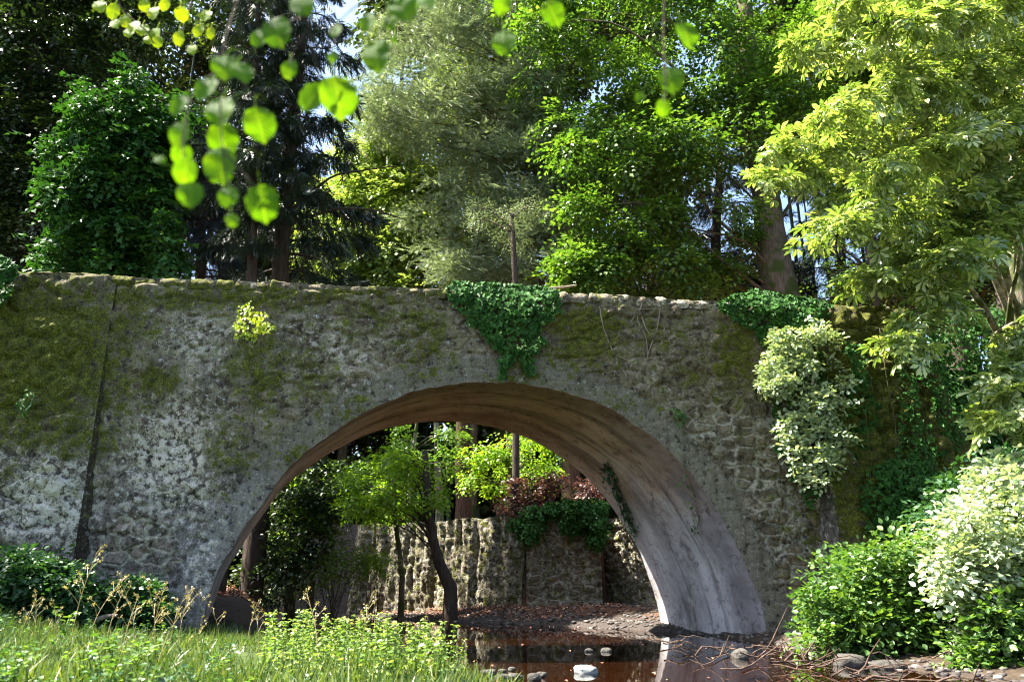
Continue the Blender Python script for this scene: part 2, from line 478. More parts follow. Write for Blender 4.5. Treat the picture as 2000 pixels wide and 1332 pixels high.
def veined(name, dark, mid, light, tcol, trans):
    t = NT(name); g = t.pos()
    u, v = t.attr('lu'), t.attr('lv')
    au = t.ma('ABSOLUTE', u)
    ph = t.ma('FRACT', t.ma('SUBTRACT', t.ma('MULTIPLY', v, 7.0), t.ma('MULTIPLY', au, 9.0)))
    vein = t.ma('MAXIMUM', t.mr(t.ma('ABSOLUTE', t.ma('SUBTRACT', ph, .5)), .12, .02), t.mr(au, .025, .008))
    n1 = t.noise(g, 14, 4, .6)
    col = t.ramp(n1, [(.3, dark), (.5, mid), (.72, light)])
    col = t.mix(t.ma('MULTIPLY', vein, .55), col, t.mix(.5, light, (.3, .42, .08)))
    tc = t.mix(1.0, col, tcol, 'MULTIPLY')
    nrm = t.bump(vein, .4, .002)
    p = t.pbr(col, .55, nrm, .2)
    return t.done(t.n('MixShader', {0: trans, 1: p, 2: t.n('BsdfTranslucent', {'Color': tc})}))
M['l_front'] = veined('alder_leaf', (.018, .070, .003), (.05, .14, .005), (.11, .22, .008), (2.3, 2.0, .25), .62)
M['l_front_lit'] = veined('sunlit_alder_leaf', (.10, .20, .006), (.19, .30, .010), (.30, .38, .02), (1.8, 1.5, .25), .5)  # lighter copy of the alder leaf, sunlight put into its colour
M['grass'] = L('grass_blade', (.010, .04, .010), (.045, .11, .02), (.24, .25, .07), .3, patch=1.6)
M['far'] = L('far_wood_leaf', (.007, .02, .007), (.025, .05, .014), (.10, .13, .03), .25, patch=.25)
M['stalk'] = L('dry_grass_stalk', (.20, .15, .06), (.36, .29, .13), (.5, .42, .22), .2)

# ------------------------------------------------------------------ world, sun, camera
EL, AZ = math.radians(59), math.radians(3)          # sun to the left, a little behind the face of the bridge
SUN = np.array([-math.cos(EL) * math.cos(AZ), math.cos(EL) * math.sin(AZ), math.sin(EL)])
w = bpy.data.worlds.new('World'); S.world = w; w.use_nodes = True
sky = w.node_tree.nodes.new('ShaderNodeTexSky'); sky.sky_type = 'NISHITA'; sky.sun_disc = False
sky.sun_elevation = EL; sky.sun_rotation = math.atan2(SUN[0], SUN[1])
sky.air_density = 1.0; sky.dust_density = 2.0; sky.ozone_density = 1.0
bg = w.node_tree.nodes['Background']; bg.inputs[1].default_value = .072
w.node_tree.links.new(sky.outputs[0], bg.inputs[0])
sl = bpy.data.lights.new('sun', 'SUN'); sl.energy = 5.0; sl.angle = math.radians(.53); sl.color = (1, .94, .82)
so = bpy.data.objects.new('sun', sl); COL.objects.link(so)
from mathutils import Vector
so.rotation_euler = Vector(SUN).to_track_quat('Z', 'Y').to_euler()
cd = bpy.data.cameras.new('camera'); cam = bpy.data.objects.new('camera', cd); COL.objects.link(cam)
cam.location = (0, 0, H); cam.rotation_euler = (PI / 2 + TH, 0, 0)
cd.sensor_width = 36; cd.lens = 36 * F / 2000; cd.clip_end = 2000; cd.clip_start = .05
cd.dof.use_dof = True; cd.dof.focus_distance = 18; cd.dof.aperture_fstop = 2.3
S.camera = cam
S.view_settings.view_transform = 'Standard'; S.view_settings.look = 'None'
S.view_settings.exposure = 2.78; S.view_settings.gamma = 1
c = S.cycles
c.max_bounces = 8; c.diffuse_bounces = 5; c.glossy_bounces = 3; c.transmission_bounces = 3; c.transparent_max_bounces = 8
c.caustics_reflective = False; c.caustics_refractive = False; c.sample_clamp_indirect = 6
c.use_denoising = True; c.denoiser = 'OPENIMAGEDENOISE'; c.denoising_prefilter = 'ACCURATE'; c.denoising_input_passes = 'RGB_ALBEDO_NORMAL'
c.pixel_filter_type = 'BLACKMAN_HARRIS'; c.filter_width = 1.15

# ------------------------------------------------------------------ terrain
YS = [-30, 0, 6, 9.7, 12, 14, 16.5, 21, 24, 28, 34, 60, 200]
SL = [1.5, 1.5, .9, -.5, -2.0, -3.4, -4.9, -6.0, -6.6, -8.0, -11, -25, -80]
SR = [9, 8, 7.0, 5.4, 4.7, 4.6, 5.0, 3.6, 1.4, -2.6, -7.0, -20, -74]
WX = [-200, -30, -14, -6.5, .4, .5, 3.3, 3.4, 5.6, 8, 12, 30, 200]
WY = [140, 62, 44, 34.2, 29, 28.5, 28.7, 30.6, 26.5, 24.5, 23.0, 26, 60]

def terr(x, y):
    x = np.asarray(x, float); y = np.asarray(y, float)
    P = np.stack([x, y, 0 * x], -1)
    n = fbm(P, .35, 4, 3) - .5; nf = fbm(P, 1.9, 4, 8) - .5
    l, r = np.interp(y, YS, SL), np.interp(y, YS, SR)
    dl, dr = l - x, x - r                                # distance outside each water edge
    left_h = np.interp(y, [0, 11, 14, 16, 20, 24, 30, 40], [.30, .24, .17, .14, .35, .7, 1.2, 2.2])
    zl = left_h * sstep(-.2, 1.5, dl) + sstep(2.0, 8, dl) * np.interp(y, [0, 14, 18, 22, 30], [.15, .35, .7, 1.2, 1.6])
    right_far = np.interp(y, [0, 12, 17, 20, 24], [1.2, 1.6, 2.2, 1.2, .4])
    zr = .12 * sstep(-.2, 1.0, dr) + .28 * sstep(1., 3.5, dr) + right_far * sstep(2.2, 6, dr) * np.where(y < 22, 1, .3)
    d = np.maximum(dl, dr)
    bed = -.22 * sstep(.25, -1.2, d) - .10 * sstep(.3, -.2, d)
    z = bed + np.where(dl > dr, zl, zr)
    # ground behind the far retaining wall
    wy = np.interp(x, WX, WY)
    up = sstep(.25, .75, y - wy)
    plat = 3.45 + .05 * np.clip(y - 30, 0, 60) + .9 * sstep(2, 9, x) * sstep(34, 26, y)
    z = z * (1 - up) + np.maximum(z, plat) * up
    # embankment carried by the wing walls
    yb = YF + KF * x
    em = sstep(.5, 1.0, y - yb) * sstep(26, 22, y)
    el_ = em * sstep(-9.0, -9.8, x); er = em * sstep(8.6, 9.4, x)
    ee = np.maximum(el_, er); z = np.where(ee > .001, np.maximum(z, 6.2 * ee), z)
    amp = np.where(d > .3, 1.0, .25)
    return z + (n * .30 + nf * .16) * amp * sstep(200, 60, np.abs(y))

xs = np.concatenate([np.linspace(-300, -40, 14), np.linspace(-38, -13, 40), np.arange(-12.8, 12.81, .16), np.linspace(13, 38, 40), np.linspace(40, 300, 14)])
ys = np.concatenate([np.linspace(-60, 3, 22), np.arange(3.3, 38, .18), np.linspace(38.5, 70, 40), np.linspace(75, 500, 18)])
GX, GY = np.meshgrid(xs, ys, indexing='ij')
GZ = terr(GX, GY)
gp = np.stack([GX, GY, GZ], -1).reshape(-1, 3)
l_, r_ = np.interp(gp[:, 1], YS, SL), np.interp(gp[:, 1], YS, SR)
dl_, dr_ = l_ - gp[:, 0], gp[:, 0] - r_
gn = fbm(gp, .8, 3, 4)
litter = np.clip(sstep(24, 25.5, gp[:, 1]) * sstep(.3, .8, dl_) + sstep(.2, .8, dr_) * .35 * (gp[:, 1] > 20) + sstep(3.2, 3.8, gp[:, 2]), 0, 1) * sstep(.3, .55, gn)
grassy = sstep(.3, 1.0, dl_) * sstep(17, 15.5, gp[:, 1]) + .5 * sstep(2, 3, dr_) * sstep(17, 15, gp[:, 1])
gravel = np.maximum(sstep(.5, -.2, np.maximum(dl_, dr_)), sstep(2.8, .8, dr_) * (gp[:, 1] > 19))
gb = MB(); gb.add(gp, grid_faces(len(xs), len(ys)))
struct(gb.build('ground', M['ground'], None, True, {'litter': litter, 'grassy': np.clip(grassy, 0, 1), 'gravel': gravel}))
wys = np.concatenate([np.linspace(-30, 60, 120)])
wl, wr = np.interp(wys, YS, SL) - .6, np.interp(wys, YS, SR) + .6
ws = np.linspace(0, 1, 40)
WP = np.stack([wl[:, None] * (1 - ws) + wr[:, None] * ws, np.repeat(wys[:, None], 40, 1), np.zeros((120, 40))], -1)
struct(MB().add(WP.reshape(-1, 3), grid_faces(120, 40)).build('stream_water', M['water'], None, True))

# ------------------------------------------------------------------ the bridge
ARCH = [(386, 1262), (392, 1225), (405, 1178), (430, 1110), (465, 1050), (507, 990), (558, 921), (603, 877), (650, 842), (700, 812), (760, 783), (830, 760), (895, 749), (960, 745.5), (1040, 752),
        (1110, 768), (1180, 794), (1240, 829), (1300, 873), (1352, 928), (1400, 995), (1440, 1065), (1470, 1135), (1490, 1200), (1501, 1252), (1505, 1275)]
ac = face(*np.array(ARCH, float).T)
ac = curve(ac, 420)
PARA = [(-140, 540), (-40, 532), (60, 535), (140, 536), (230, 541), (330, 547), (430, 550), (520, 553), (600, 557), (700, 562), (800, 565), (870, 568), (980, 571), (1090, 575), (1170, 578),
        (1280, 585), (1400, 590), (1500, 594), (1600, 599), (1700, 602), (1775, 607)]
pc = face(*np.array(PARA, float).T)
def ztop(x): return np.interp(x, pc[:, 0], pc[:, 2])

def blobs(px, py, lst):
    r = np.zeros(px.shape)
    for bx, by, rx, ry, wt in lst:
        r = np.maximum(r, wt * np.exp(-(((px - bx) / rx) ** 2 + ((py - by) / ry) ** 2)))
    return r
MOSS = [(60, 700, 210, 190, 1.25), (150, 860, 90, 60, .8), (40, 860, 90, 50, .7), (240, 620, 90, 80, .7), (430, 585, 460, 30, .8), (510, 720, 85, 110, .75), (305, 745, 60, 60, .85), (610, 730, 55, 70, .75), (455, 880, 60, 110, .65),
        (720, 610, 140, 70, .65), (820, 650, 90, 100, .7), (1140, 650, 110, 90, .95), (1010, 725, 70, 40, .65), (1290, 650, 80, 70, .6), (1440, 690, 80, 100, .85), (1360, 720, 90, 80, .5), (560, 900, 60, 100, .5),
        (680, 800, 80, 50, .55), (1720, 740, 190, 240, 1.3), (1760, 980, 190, 220, 1.25), (1640, 620, 120, 40, .9), (1860, 900, 120, 250, .9), (860, 580, 900, 14, .6), (1230, 790, 110, 40, .45), (1560, 930, 80, 60, .4)]
MASON = [(1560, 1010, 90, 170, 1.35), (1500, 890, 90, 110, 1.1), (1400, 830, 90, 70, .8), (265, 1080, 90, 90, 1.2), (330, 990, 90, 70, .5), (1750, 800, 130, 300, .6), (80, 980, 140, 130, .5)]
PALE = [(90, 970, 130, 130, 1.), (340, 900, 150, 180, .85), (400, 670, 160, 100, .6), (640, 690, 140, 110, .6), (950, 640, 120, 60, .35), (400, 1100, 60, 110, .6), (60, 640, 150, 60, .3), (780, 640, 120, 80, .5)]
COOL = [(330, 1080, 220, 190, 1.), (90, 990, 140, 130, .8), (480, 960, 80, 90, .7), (420, 680, 160, 130, .3)]

def wall_attrs(P, ring):
    px, py = to_px(P)
    return {'moss': blobs(px, py, MOSS), 'mason': blobs(px, py, MASON), 'pale': blobs(px, py, PALE), 'cool': blobs(px, py, COOL), 'ring': ring, 'dark': np.zeros(px.shape)}

def rough(P, amp=1.0, sc=(2.0, 3.0), seed=21):
    """relief of rubble stones, hollows and moss cushions"""
    u = P[:, 0] * sc[0] + .5 * (fbm(P, 1.1, 2, seed) - .5); v = P[:, 2] * sc[1] + .5 * (fbm(P, 1.3, 2, seed + 3) - .5)
    f1, f2, cid = worley(u, v, seed)
    lump = sstep(0, .35, f2 - f1) * .05 + cid * .05
    return amp * (lump + (fbm(P, .8, 3, seed + 7) - .5) * .14 + (fbm(P, 4, 4, seed + 11, .62) - .5) * .18)

bridge = thing('stone_bridge', 'old single-arch stone bridge with mossy grey face spanning the stream', 'bridge', (-.35, 19, 0))

XL, XR = face(205, 700)[0] - .25, face(1622, 950)[0] + .25
na, nr = 560, 130
ctr = np.array([(ac[0, 0] + ac[-1, 0]) / 2, -.35])
phi = np.linspace(PI, 0, na)
aphi = np.arctan2(ac[:, 2] - ctr[1], ac[:, 0] - ctr[0])
aphi[0] = PI; aphi[-1] = 0
o_ = np.argsort(aphi)
ax_ = np.interp(phi, aphi[o_], ac[o_, 0]); az_ = np.interp(phi, aphi[o_], ac[o_, 2])
az_[0] = az_[-1] = ctr[1]
_q = np.stack([ax_, 0 * ax_, az_], -1)
_w = (fbm(_q, 2.2, 4, 15, .65) - .5) * .13 * sstep(.0, .6, az_)
ax0_, az0_ = ax_.copy(), az_.copy()
ax_ = ax_ + _w * np.cos(phi); az_ = az_ + _w * np.sin(phi)
# outer boundary along each ray
ox = np.empty(na); oz = np.empty(na)
for i, f_ in enumerate(phi):
    dx, dz = math.cos(f_), math.sin(f_)
    t1 = ((XL if dx < 0 else XR) - ctr[0]) / dx if abs(dx) > 1e-6 else 1e9
    t2 = 1e9
    lo, hi = 0.0, 30.0
    for _ in range(40):
        m_ = (lo + hi) / 2
        if ctr[1] + dz * m_ < ztop(ctr[0] + dx * m_): lo = m_
        else: hi = m_
    tt = min(t1, lo); ox[i], oz[i] = ctr[0] + dx * tt, ctr[1] + dz * tt
# put vertices exactly on the two top corners
for xc in (XL, XR):
    k = np.argmin(np.hypot(ox - xc, oz - ztop(xc))); ox[k], oz[k] = xc, ztop(xc)
rr = np.linspace(0, 1, nr)
FX = ax_[:, None] * (1 - rr) + ox[:, None] * rr; FZ = az_[:, None] * (1 - rr) + oz[:, None] * rr
FP = np.stack([FX, YF + KF * FX, FZ], -1).reshape(-1, 3)
dist_arch = (np.hypot(FX - ax_[:, None], FZ - az_[:, None])).reshape(-1)
ring = sstep(.95, .25, dist_arch)
tap = sstep(0, .25, dist_arch)
ringamp = 1 - .7 * ring
mossd = blobs(*to_px(FP), MOSS)
disp = rough(FP) * ringamp + mossd * .05 * fbm(FP, 6, 3, 31)
FPd = FP + NF * (disp * tap)[:, None]
mb = MB(); mb.add(FPd, grid_faces(na, nr))
mb.build('spandrel_wall', M['wall'], bridge, True, wall_attrs(FP, ring))
# back face, deck, barrel
bk = MB(); B0 = FP.reshape(na, nr, 3)[::8, ::16] + BV; bk.add(B0.reshape(-1, 3), grid_faces(*B0.shape[:2])[:, ::-1])
bk.build('rear_spandrel_wall', M['wall'], bridge, True, {k: np.full(B0.shape[0] * B0.shape[1], v) for k, v in (('moss', .5), ('mason', .5), ('pale', .3), ('cool', 0), ('ring', 0))})
nd = 60
A2 = np.stack([ax_, YF + KF * ax_, az_], -1)
wv = np.linspace(0, 1, nd)
arc = np.concatenate([[0], np.cumsum(np.linalg.norm(np.diff(A2, axis=0), axis=1))])
A0 = np.stack([ax0_, YF + KF * ax0_, az0_], -1)
_e = np.exp(-wv * 14)[None, :, None]
BP = A2[:, None] * _e + A0[:, None] * (1 - _e) + wv[None, :, None] * BV[None, None]
bn = unit(np.stack([ctr[0] - A2[:, 0], 0 * A2[:, 0], ctr[1] - A2[:, 2]], -1))
nz = fbm(BP.reshape(-1, 3), 1.0, 4, 51).reshape(na, nd) - .5
BP = BP + bn[:, None] * (nz * .10 * sstep(0, .06, wv) + .04 * (fbm(np.stack([np.repeat(arc[:, None], nd, 1) * .5, np.repeat(wv[None] * 9, na, 0), 0 * nz], -1), 1.0, 3, 52) - .5) * sstep(0, .06, wv))[..., None]
bb = MB(); bb.add(BP.reshape(-1, 3), grid_faces(na, nd))
hi_ = (BP[..., 2] / 5.4) + .18 * sstep(2.0, -4, BP[..., 0])
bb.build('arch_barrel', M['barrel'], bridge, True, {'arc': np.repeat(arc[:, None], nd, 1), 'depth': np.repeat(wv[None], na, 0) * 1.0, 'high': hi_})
# coping of rough stones along the parapet
nx, nc = 900, 22
cx = np.linspace(XL - 2.6, XR + 2.2, nx)
ang = np.linspace(0, 1, nc)
prof_y = np.interp(ang, [0, .25, .4, .6, .75, 1], [-.03, -.07, -.02, .40, .47, .44]); prof_z = np.interp(ang, [0, .25, .4, .6, .75, 1], [-.20, -.10, .0, .02, -.1, -.7])
CP = np.stack([np.repeat(cx[:, None], nc, 1), YF + KF * cx[:, None] + prof_y[None], ztop(cx)[:, None] + prof_z[None]], -1).reshape(-1, 3)
e1, e2, cidc = worley(CP[:, 0] * 2.1, 0 * CP[:, 0] + .5, 77)
lump = sstep(0, .25, e2 - e1) * .045 + cidc * .06 - .05
cnr = unit(np.stack([0 * prof_y, np.gradient(prof_z) * -1, np.gradient(prof_y)], -1))
cnr = np.repeat(cnr[None], nx, 0).reshape(-1, 3)
cd_ = lump + (fbm(CP, 3.5, 4, 71, .6) - .5) * .14
CP2 = CP + cnr * cd_[:, None]
cat_ = wall_attrs(CP, np.zeros(len(CP)))
pxc = to_px(CP)[0]
cat_['moss'] = np.clip(sstep(1250, 850, pxc) * .75 + .25 + .9 * sstep(.45, .65, fbm(CP, 1.2, 3, 72)) - .35, 0, 1)
cat_['pale'] = cat_['pale'] + .6 * sstep(1000, 1300, pxc)
MB().add(CP2, grid_faces(nx, nc)).build('coping', M['wall'], bridge, True, cat_)
dk = MB()
dx_ = np.linspace(XL - 3, XR + 3, 30)
a_ = np.stack([dx_, YF + KF * dx_ + .40, ztop(dx_) - .85], -1); b_ = np.stack([dx_ + BV[0] * .9, YF + KF * dx_ + 4.35, ztop(dx_) - .85], -1)
dk.add(np.concatenate([a_, b_]), np.stack([np.arange(29), np.arange(29) + 1, np.arange(29) + 31, np.arange(29) + 30], -1))
dk.build('deck', M['deck'], bridge)

# wing walls: thick slabs standing proud of the face, with a battered front
def wing(name, x0, x1, proj_top, proj_bot, end, seed, amp, slope=0.0):
    """end = +1: the free return side looks right; -1: looks left"""
    n, m, k = int((x1 - x0) / .045), 175, 14
    zz = np.linspace(0, 1, m)
    X = np.linspace(0, 1, n)[:, None] + 0 * zz[None]
    Z = zz[None] + 0 * X
    def pt(X, Z):
        xa = x0 + (x1 - x0) * X
        xb = xa + slope * (1 - Z) * X                     # the free end flares towards its foot
        zt = ztop(xa) - .02
        pr = proj_bot + (proj_top - proj_bot) * Z
        return np.stack([xb, YF + KF * xb - pr, -.4 + (zt + .4) * Z], -1)
    Pm = pt(X, Z)
    V = Pm.reshape(-1, 3)
    edge = np.minimum(X, 1 - X).reshape(-1) * (x1 - x0)
    dd = rough(V, amp, (1.6, 2.3), seed) + blobs(*to_px(V), MOSS) * .07 * fbm(V, 5, 3, seed + 2)
    dd = dd * (.07 + .93 * sstep(0, .45, edge))
    V2 = V + NF * dd[:, None]
    mb = MB(); mb.add(V2, grid_faces(n, m))
    at_ = {k_: [v_] for k_, v_ in wall_attrs(V, np.zeros(len(V))).items()}
    # return sides
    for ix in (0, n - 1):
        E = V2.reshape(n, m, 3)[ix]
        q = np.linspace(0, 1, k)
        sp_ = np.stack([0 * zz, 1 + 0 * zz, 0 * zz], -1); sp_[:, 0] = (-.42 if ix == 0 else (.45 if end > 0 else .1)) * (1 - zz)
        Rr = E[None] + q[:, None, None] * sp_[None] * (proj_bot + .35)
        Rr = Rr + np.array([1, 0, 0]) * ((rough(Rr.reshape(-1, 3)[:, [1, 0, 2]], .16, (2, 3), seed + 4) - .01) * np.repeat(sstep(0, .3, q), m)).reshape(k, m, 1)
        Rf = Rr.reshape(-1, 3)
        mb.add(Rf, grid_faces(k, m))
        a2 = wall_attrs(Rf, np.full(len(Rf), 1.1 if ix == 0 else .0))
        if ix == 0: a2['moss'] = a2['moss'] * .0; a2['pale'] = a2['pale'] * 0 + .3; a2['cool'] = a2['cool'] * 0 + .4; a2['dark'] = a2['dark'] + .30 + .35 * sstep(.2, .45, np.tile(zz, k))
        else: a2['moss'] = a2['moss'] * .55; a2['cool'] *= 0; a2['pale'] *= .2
        a2['dark'] = a2['dark'] + (.85 if ix else 0)  # right-hand returns: their shade is painted in as near-black
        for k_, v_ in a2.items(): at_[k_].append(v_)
    # top
    T = V2.reshape(n, m, 3)[:, -1]
    Tb = T + np.array([0, proj_top + .3, 0.02])
    mb.add(np.concatenate([T, Tb]), np.stack([np.arange(n - 1), np.arange(n - 1) + 1, np.arange(n - 1) + n + 1, np.arange(n - 1) + n], -1))
    for k_ in at_: at_[k_].append(np.full(2 * n, 0.7 if k_ == 'moss' else .2))
    return mb.build(name, M['wall'], bridge, True, {k_: np.concatenate(v_) for k_, v_ in at_.items()})
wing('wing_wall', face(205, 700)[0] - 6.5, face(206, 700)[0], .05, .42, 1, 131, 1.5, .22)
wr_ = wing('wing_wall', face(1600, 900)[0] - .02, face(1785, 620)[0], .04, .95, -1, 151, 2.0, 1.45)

# ------------------------------------------------------------------ retaining walls seen through the arch
def rough_wall(name, label, P0, P1, z0, z1, seed, out, attr, amp=1.0, th=.5, taper=0.0, vert=0.0):
    P0, P1 = np.array(P0, float), np.array(P1, float); Ln = np.linalg.norm(P1 - P0)
    n, m = max(int(Ln / .07), 10), 60
    u = np.linspace(0, 1, n); v = np.linspace(0, 1, m)
    nrm = np.array([out[0], out[1], 0.])
    base = P0[None] + (P1 - P0)[None] * u[:, None]
    ztopn = z1 + .22 * (fbm(np.stack([u * Ln, 0 * u, 0 * u], -1), 1.1, 3, seed) - .5)
    V = np.stack([np.repeat(base[:, 0:1], m, 1), np.repeat(base[:, 1:2], m, 1), z0 + (ztopn[:, None] - z0) * v[None]], -1).reshape(-1, 3)
    Q = V.copy(); Q[:, 0] = np.repeat(u * Ln, m)
    dd = rough(Q, amp, (2.2, 3.0), seed) + taper * (1 - np.tile(v, n))
    if vert: dd = dd * .55 + vert * (fbm(Q * np.array([1, 1, .16]), 2.4, 4, seed + 40, .6) - .5)
    V2 = V + nrm * dd[:, None]
    mb = MB(); mb.add(V2, grid_faces(n, m))
    G = V2.reshape(n, m, 3)
    for E in (G[0], G[-1], G[:, -1]):
        k = len(E); Bk = E - nrm * th
        mb.add(np.concatenate([E, Bk]), np.stack([np.arange(k - 1), np.arange(k - 1) + 1, np.arange(k - 1) + k + 1, np.arange(k - 1) + k], -1))
    nv = sum(len(x) for x in mb.v)
    o = mb.build(name, M['wall'], None, True, {k_: np.full(nv, v_) for k_, v_ in attr.items()}, origin=(*((P0 + P1) / 2), z0))
    return tag(o, label, 'wall')
base_at = dict(moss=.35, mason=.5, pale=.4, cool=0., ring=0.)
wa = math.hypot(.6, .8)
rough_wall('retaining_wall', 'long sunlit rubble wall on the far bank, seen through the arch behind the leaning tree', (-6.6, 34.3), (.42, 29.0), .0, 3.55, 201, (-.6, -.8), dict(base_at, pale=.6, moss=.45), 1.2, vert=.75)
rough_wall('retaining_wall', 'grey shaded wall block facing the stream, between the two sunlit walls beyond the arch', (.5, 28.45), (3.1, 28.6), .0, 3.35, 211, (-.05, -1), dict(base_at, moss=.35, mason=.8, ring=.0, cool=.3, pale=.2), 1.3, 1.2)
rough_wall('retaining_wall', 'yellowish sunlit rubble wall just left of the right foot of the arch', (3.35, 30.6), (5.7, 26.4), .0, 3.5, 221, (-.87, -.5), dict(base_at, mason=1., moss=.35, pale=.4), 1.5)

# ------------------------------------------------------------------ trees
def connect(mb, path, rad, C, r0, n_max=40):
    """limbs from a trunk polyline out to clump centres"""
    path = np.asarray(path); idx = np.arange(len(C))
    if len(idx) > n_max: idx = rng.choice(idx, n_max, replace=False)
    for i in idx:
        c_ = C[i]
        hd = np.hypot(path[:, 0] - c_[0], path[:, 1] - c_[1])
        want = c_[2] - .45 * hd
        k = int(np.argmin(np.abs(path[:, 2] - want)))
        p = path[k]; dv = c_ - p; ln = np.linalg.norm(dv)
        mid1 = p + dv * .35 + np.array([0, 0, .12 * ln]) + rng.normal(size=3) * .05 * ln
        mid2 = p + dv * .7 + np.array([0, 0, .10 * ln]) + rng.normal(size=3) * .05 * ln
        rb = min(rad[k] * .45, r0 * (.5 + .05 * ln))
        tube(mb, curve([p, mid1, mid2, c_], 10), np.linspace(rb, .012, 10), 5)

def trunk_path(px, d, n=24):
    """px: list of (x, y, radius in pixels) from the foot up"""
    a = np.array(px, float)
    P = at(a[:, 0], a[:, 1], d); R = a[:, 2] / F * d / .95
    pts = curve(P, n); rad = np.interp(np.linspace(0, len(a) - 1, n), np.arange(len(a)), R)
    wob = np.stack([vnoise(pts, .6, 5) - .5, vnoise(pts, .6, 6) - .5, 0 * pts[:, 0]], -1) * rad[:, None] * .5
    pts = pts + wob
    foot = pts[0].copy(); foot[2] = float(terr(foot[0], foot[1])) - .3
    if pts[0][2] > foot[2] + .3:
        pts = np.vstack([foot, pts]); rad = np.concatenate([[rad[0] * 1.25], rad])
    return pts, rad

def tree(name, label, cat, trunk_px, d, bark, clumps, leafmat, per, Lt, K, leaf, tpl=DIA, group=None, droop=.35, limbs=40, squash=.65, limb_r=.10, extra=None, side=.16, jit=.35, low=None):
    path, rad = trunk_path(trunk_px, d)
    t = thing(name, label, cat, path[0] + [0, 0, .3], group)
    mb = MB(); tube(mb, path, rad, 10)
    C, R = clumps
    if limbs: connect(mb, path, rad, C, limb_r, limbs)
    if low:
        for q_ in low[0][0]:
            e_ = np.linalg.norm(C - q_, axis=1) + 100 * (C[:, 2] < q_[2] + .3); a_ = C[int(np.argmin(e_))]
            tube(mb, curve([a_, a_ * .6 + q_ * .4 + rng.normal(size=3) * .06, q_ + [0, 0, .05]], 10), np.linspace(.009, .004, 10), 5)
    for pts, r0, r1 in (extra or []):
        q = curve(np.array(pts), 16); tube(mb, q, np.linspace(r0, r1, 16), 6)
    mb.build('trunk', bark, t, True)
    cb = MB(); sprays(cb, C, R, per, Lt, K, leaf, tpl, droop=droop, squash=squash, side=side, jit=jit)
    if low:
        sprays(cb, low[0][0], low[0][1], low[1], low[2], low[3], low[4], tpl, droop=.6, squash=.8, side=side, jit=jit)
    cb.build('crown', leafmat, t)
    return t

def cat_(*cl):
    return np.concatenate([c_[0] for c_ in cl]), np.concatenate([c_[1] for c_ in cl])

# dark evergreens at the left
tree('evergreen_tree', 'tall very dark evergreen tree filling the left edge of the photo', 'tree',
     [(40, 560, 26), (60, 300, 22), (80, 0, 14), (90, -80, 8)], 38, M['bark_dark'],
     cat_(fill([(-160, -80), (330, -80), (300, 100), (160, 260), (110, 520), (-160, 530)], 125, 36, 40, 45, 85)), M['l_dark'], 90, .95, 8, .27)
tree('yew_tree', 'bushy dark green ivy-clad yew standing above the parapet near the left end', 'tree',
     [(225, 560, 16), (235, 350, 12), (240, 180, 6)], 25.5, M['bark_dark'],
     fill([(95, 560), (118, 420), (90, 330), (120, 240), (215, 150), (300, 120), (360, 200), (345, 300), (350, 420), (340, 560)], 95, 24.2, 26.6, 14, 46), M['l_yew'], 44, .6, 8, .17, IVY, squash=.8, droop=.45, jit=.6)

def conifer(name, label, trunk_px, d, leafmat, n_br, blen, group=None, hang=.55, dens=26, z_lo=None, bark='bark_dark', extra=None, right=1.0, left=1.0):
    path, rad = trunk_path(trunk_px, d, 30)
    t = thing(name, label, 'tree', path[0] + [0, 0, .3], group)
    mb = MB(); tube(mb, path, rad, 9); P_, A_, N_, S_ = [], [], [], []
    zs = path[:, 2]; z0 = z_lo if z_lo is not None else zs[1] + .5
    order = np.argsort(zs)
    for i in range(n_br):
        f = (i + rng.uniform(0, 1)) / n_br
        z = z0 + (zs.max() - z0) * f
        b = np.array([np.interp(z, zs[order], path[order, k]) for k in range(3)])
        a = i * 2.39996 + rng.uniform(-.3, .3)
        ln = blen * (1.0 - .55 * f) * rng.uniform(.6, 1.15) * (right if math.cos(a) > 0 else left)
        h = np.array([math.cos(a), math.sin(a), 0])
        q = curve([b, b + h * ln * .4 + [0, 0, .04 * ln], b + h * ln * .75 + [0, 0, -.10 * ln], b + h * ln + [0, 0, -.12 * ln]], 12)
        tube(mb, q, np.linspace(.035 + .008 * ln, .008, 12), 4)
        m = int(dens * ln); u = rng.uniform(.12, 1, m) ** .8
        pos = np.stack([np.interp(u, np.linspace(0, 1, 12), q[:, k]) for k in range(3)], -1)
        sd = np.cross(h, [0, 0, 1.]); sg = rng.choice([-1, 1], m)
        pos = pos + sd * (sg * rng.uniform(0, .22, m) * ln * (1.1 - u))[:, None]
        ax = np.array([0, 0, -1.]) * hang + sd * (sg * rng.uniform(.1, .5, m))[:, None] + h * .3 + rng.normal(size=(m, 3)) * .18
        P_.append(pos); A_.append(ax); N_.append(np.tile(h, (m, 1)) + rng.normal(size=(m, 3)) * .7); S_.append(rng.uniform(.35, .85, m))
    for pts, r0, r1 in (extra or []):
        tube(mb, curve(np.array(pts), 16), np.linspace(r0, r1, 16), 6)
    mb.build('trunk', M[bark], t, True)
    cb = MB(); scatter(cb, FEATHER, np.concatenate(P_), np.concatenate(A_), np.concatenate(N_), np.concatenate(S_))
    cb.build('crown', leafmat, t)
    return t

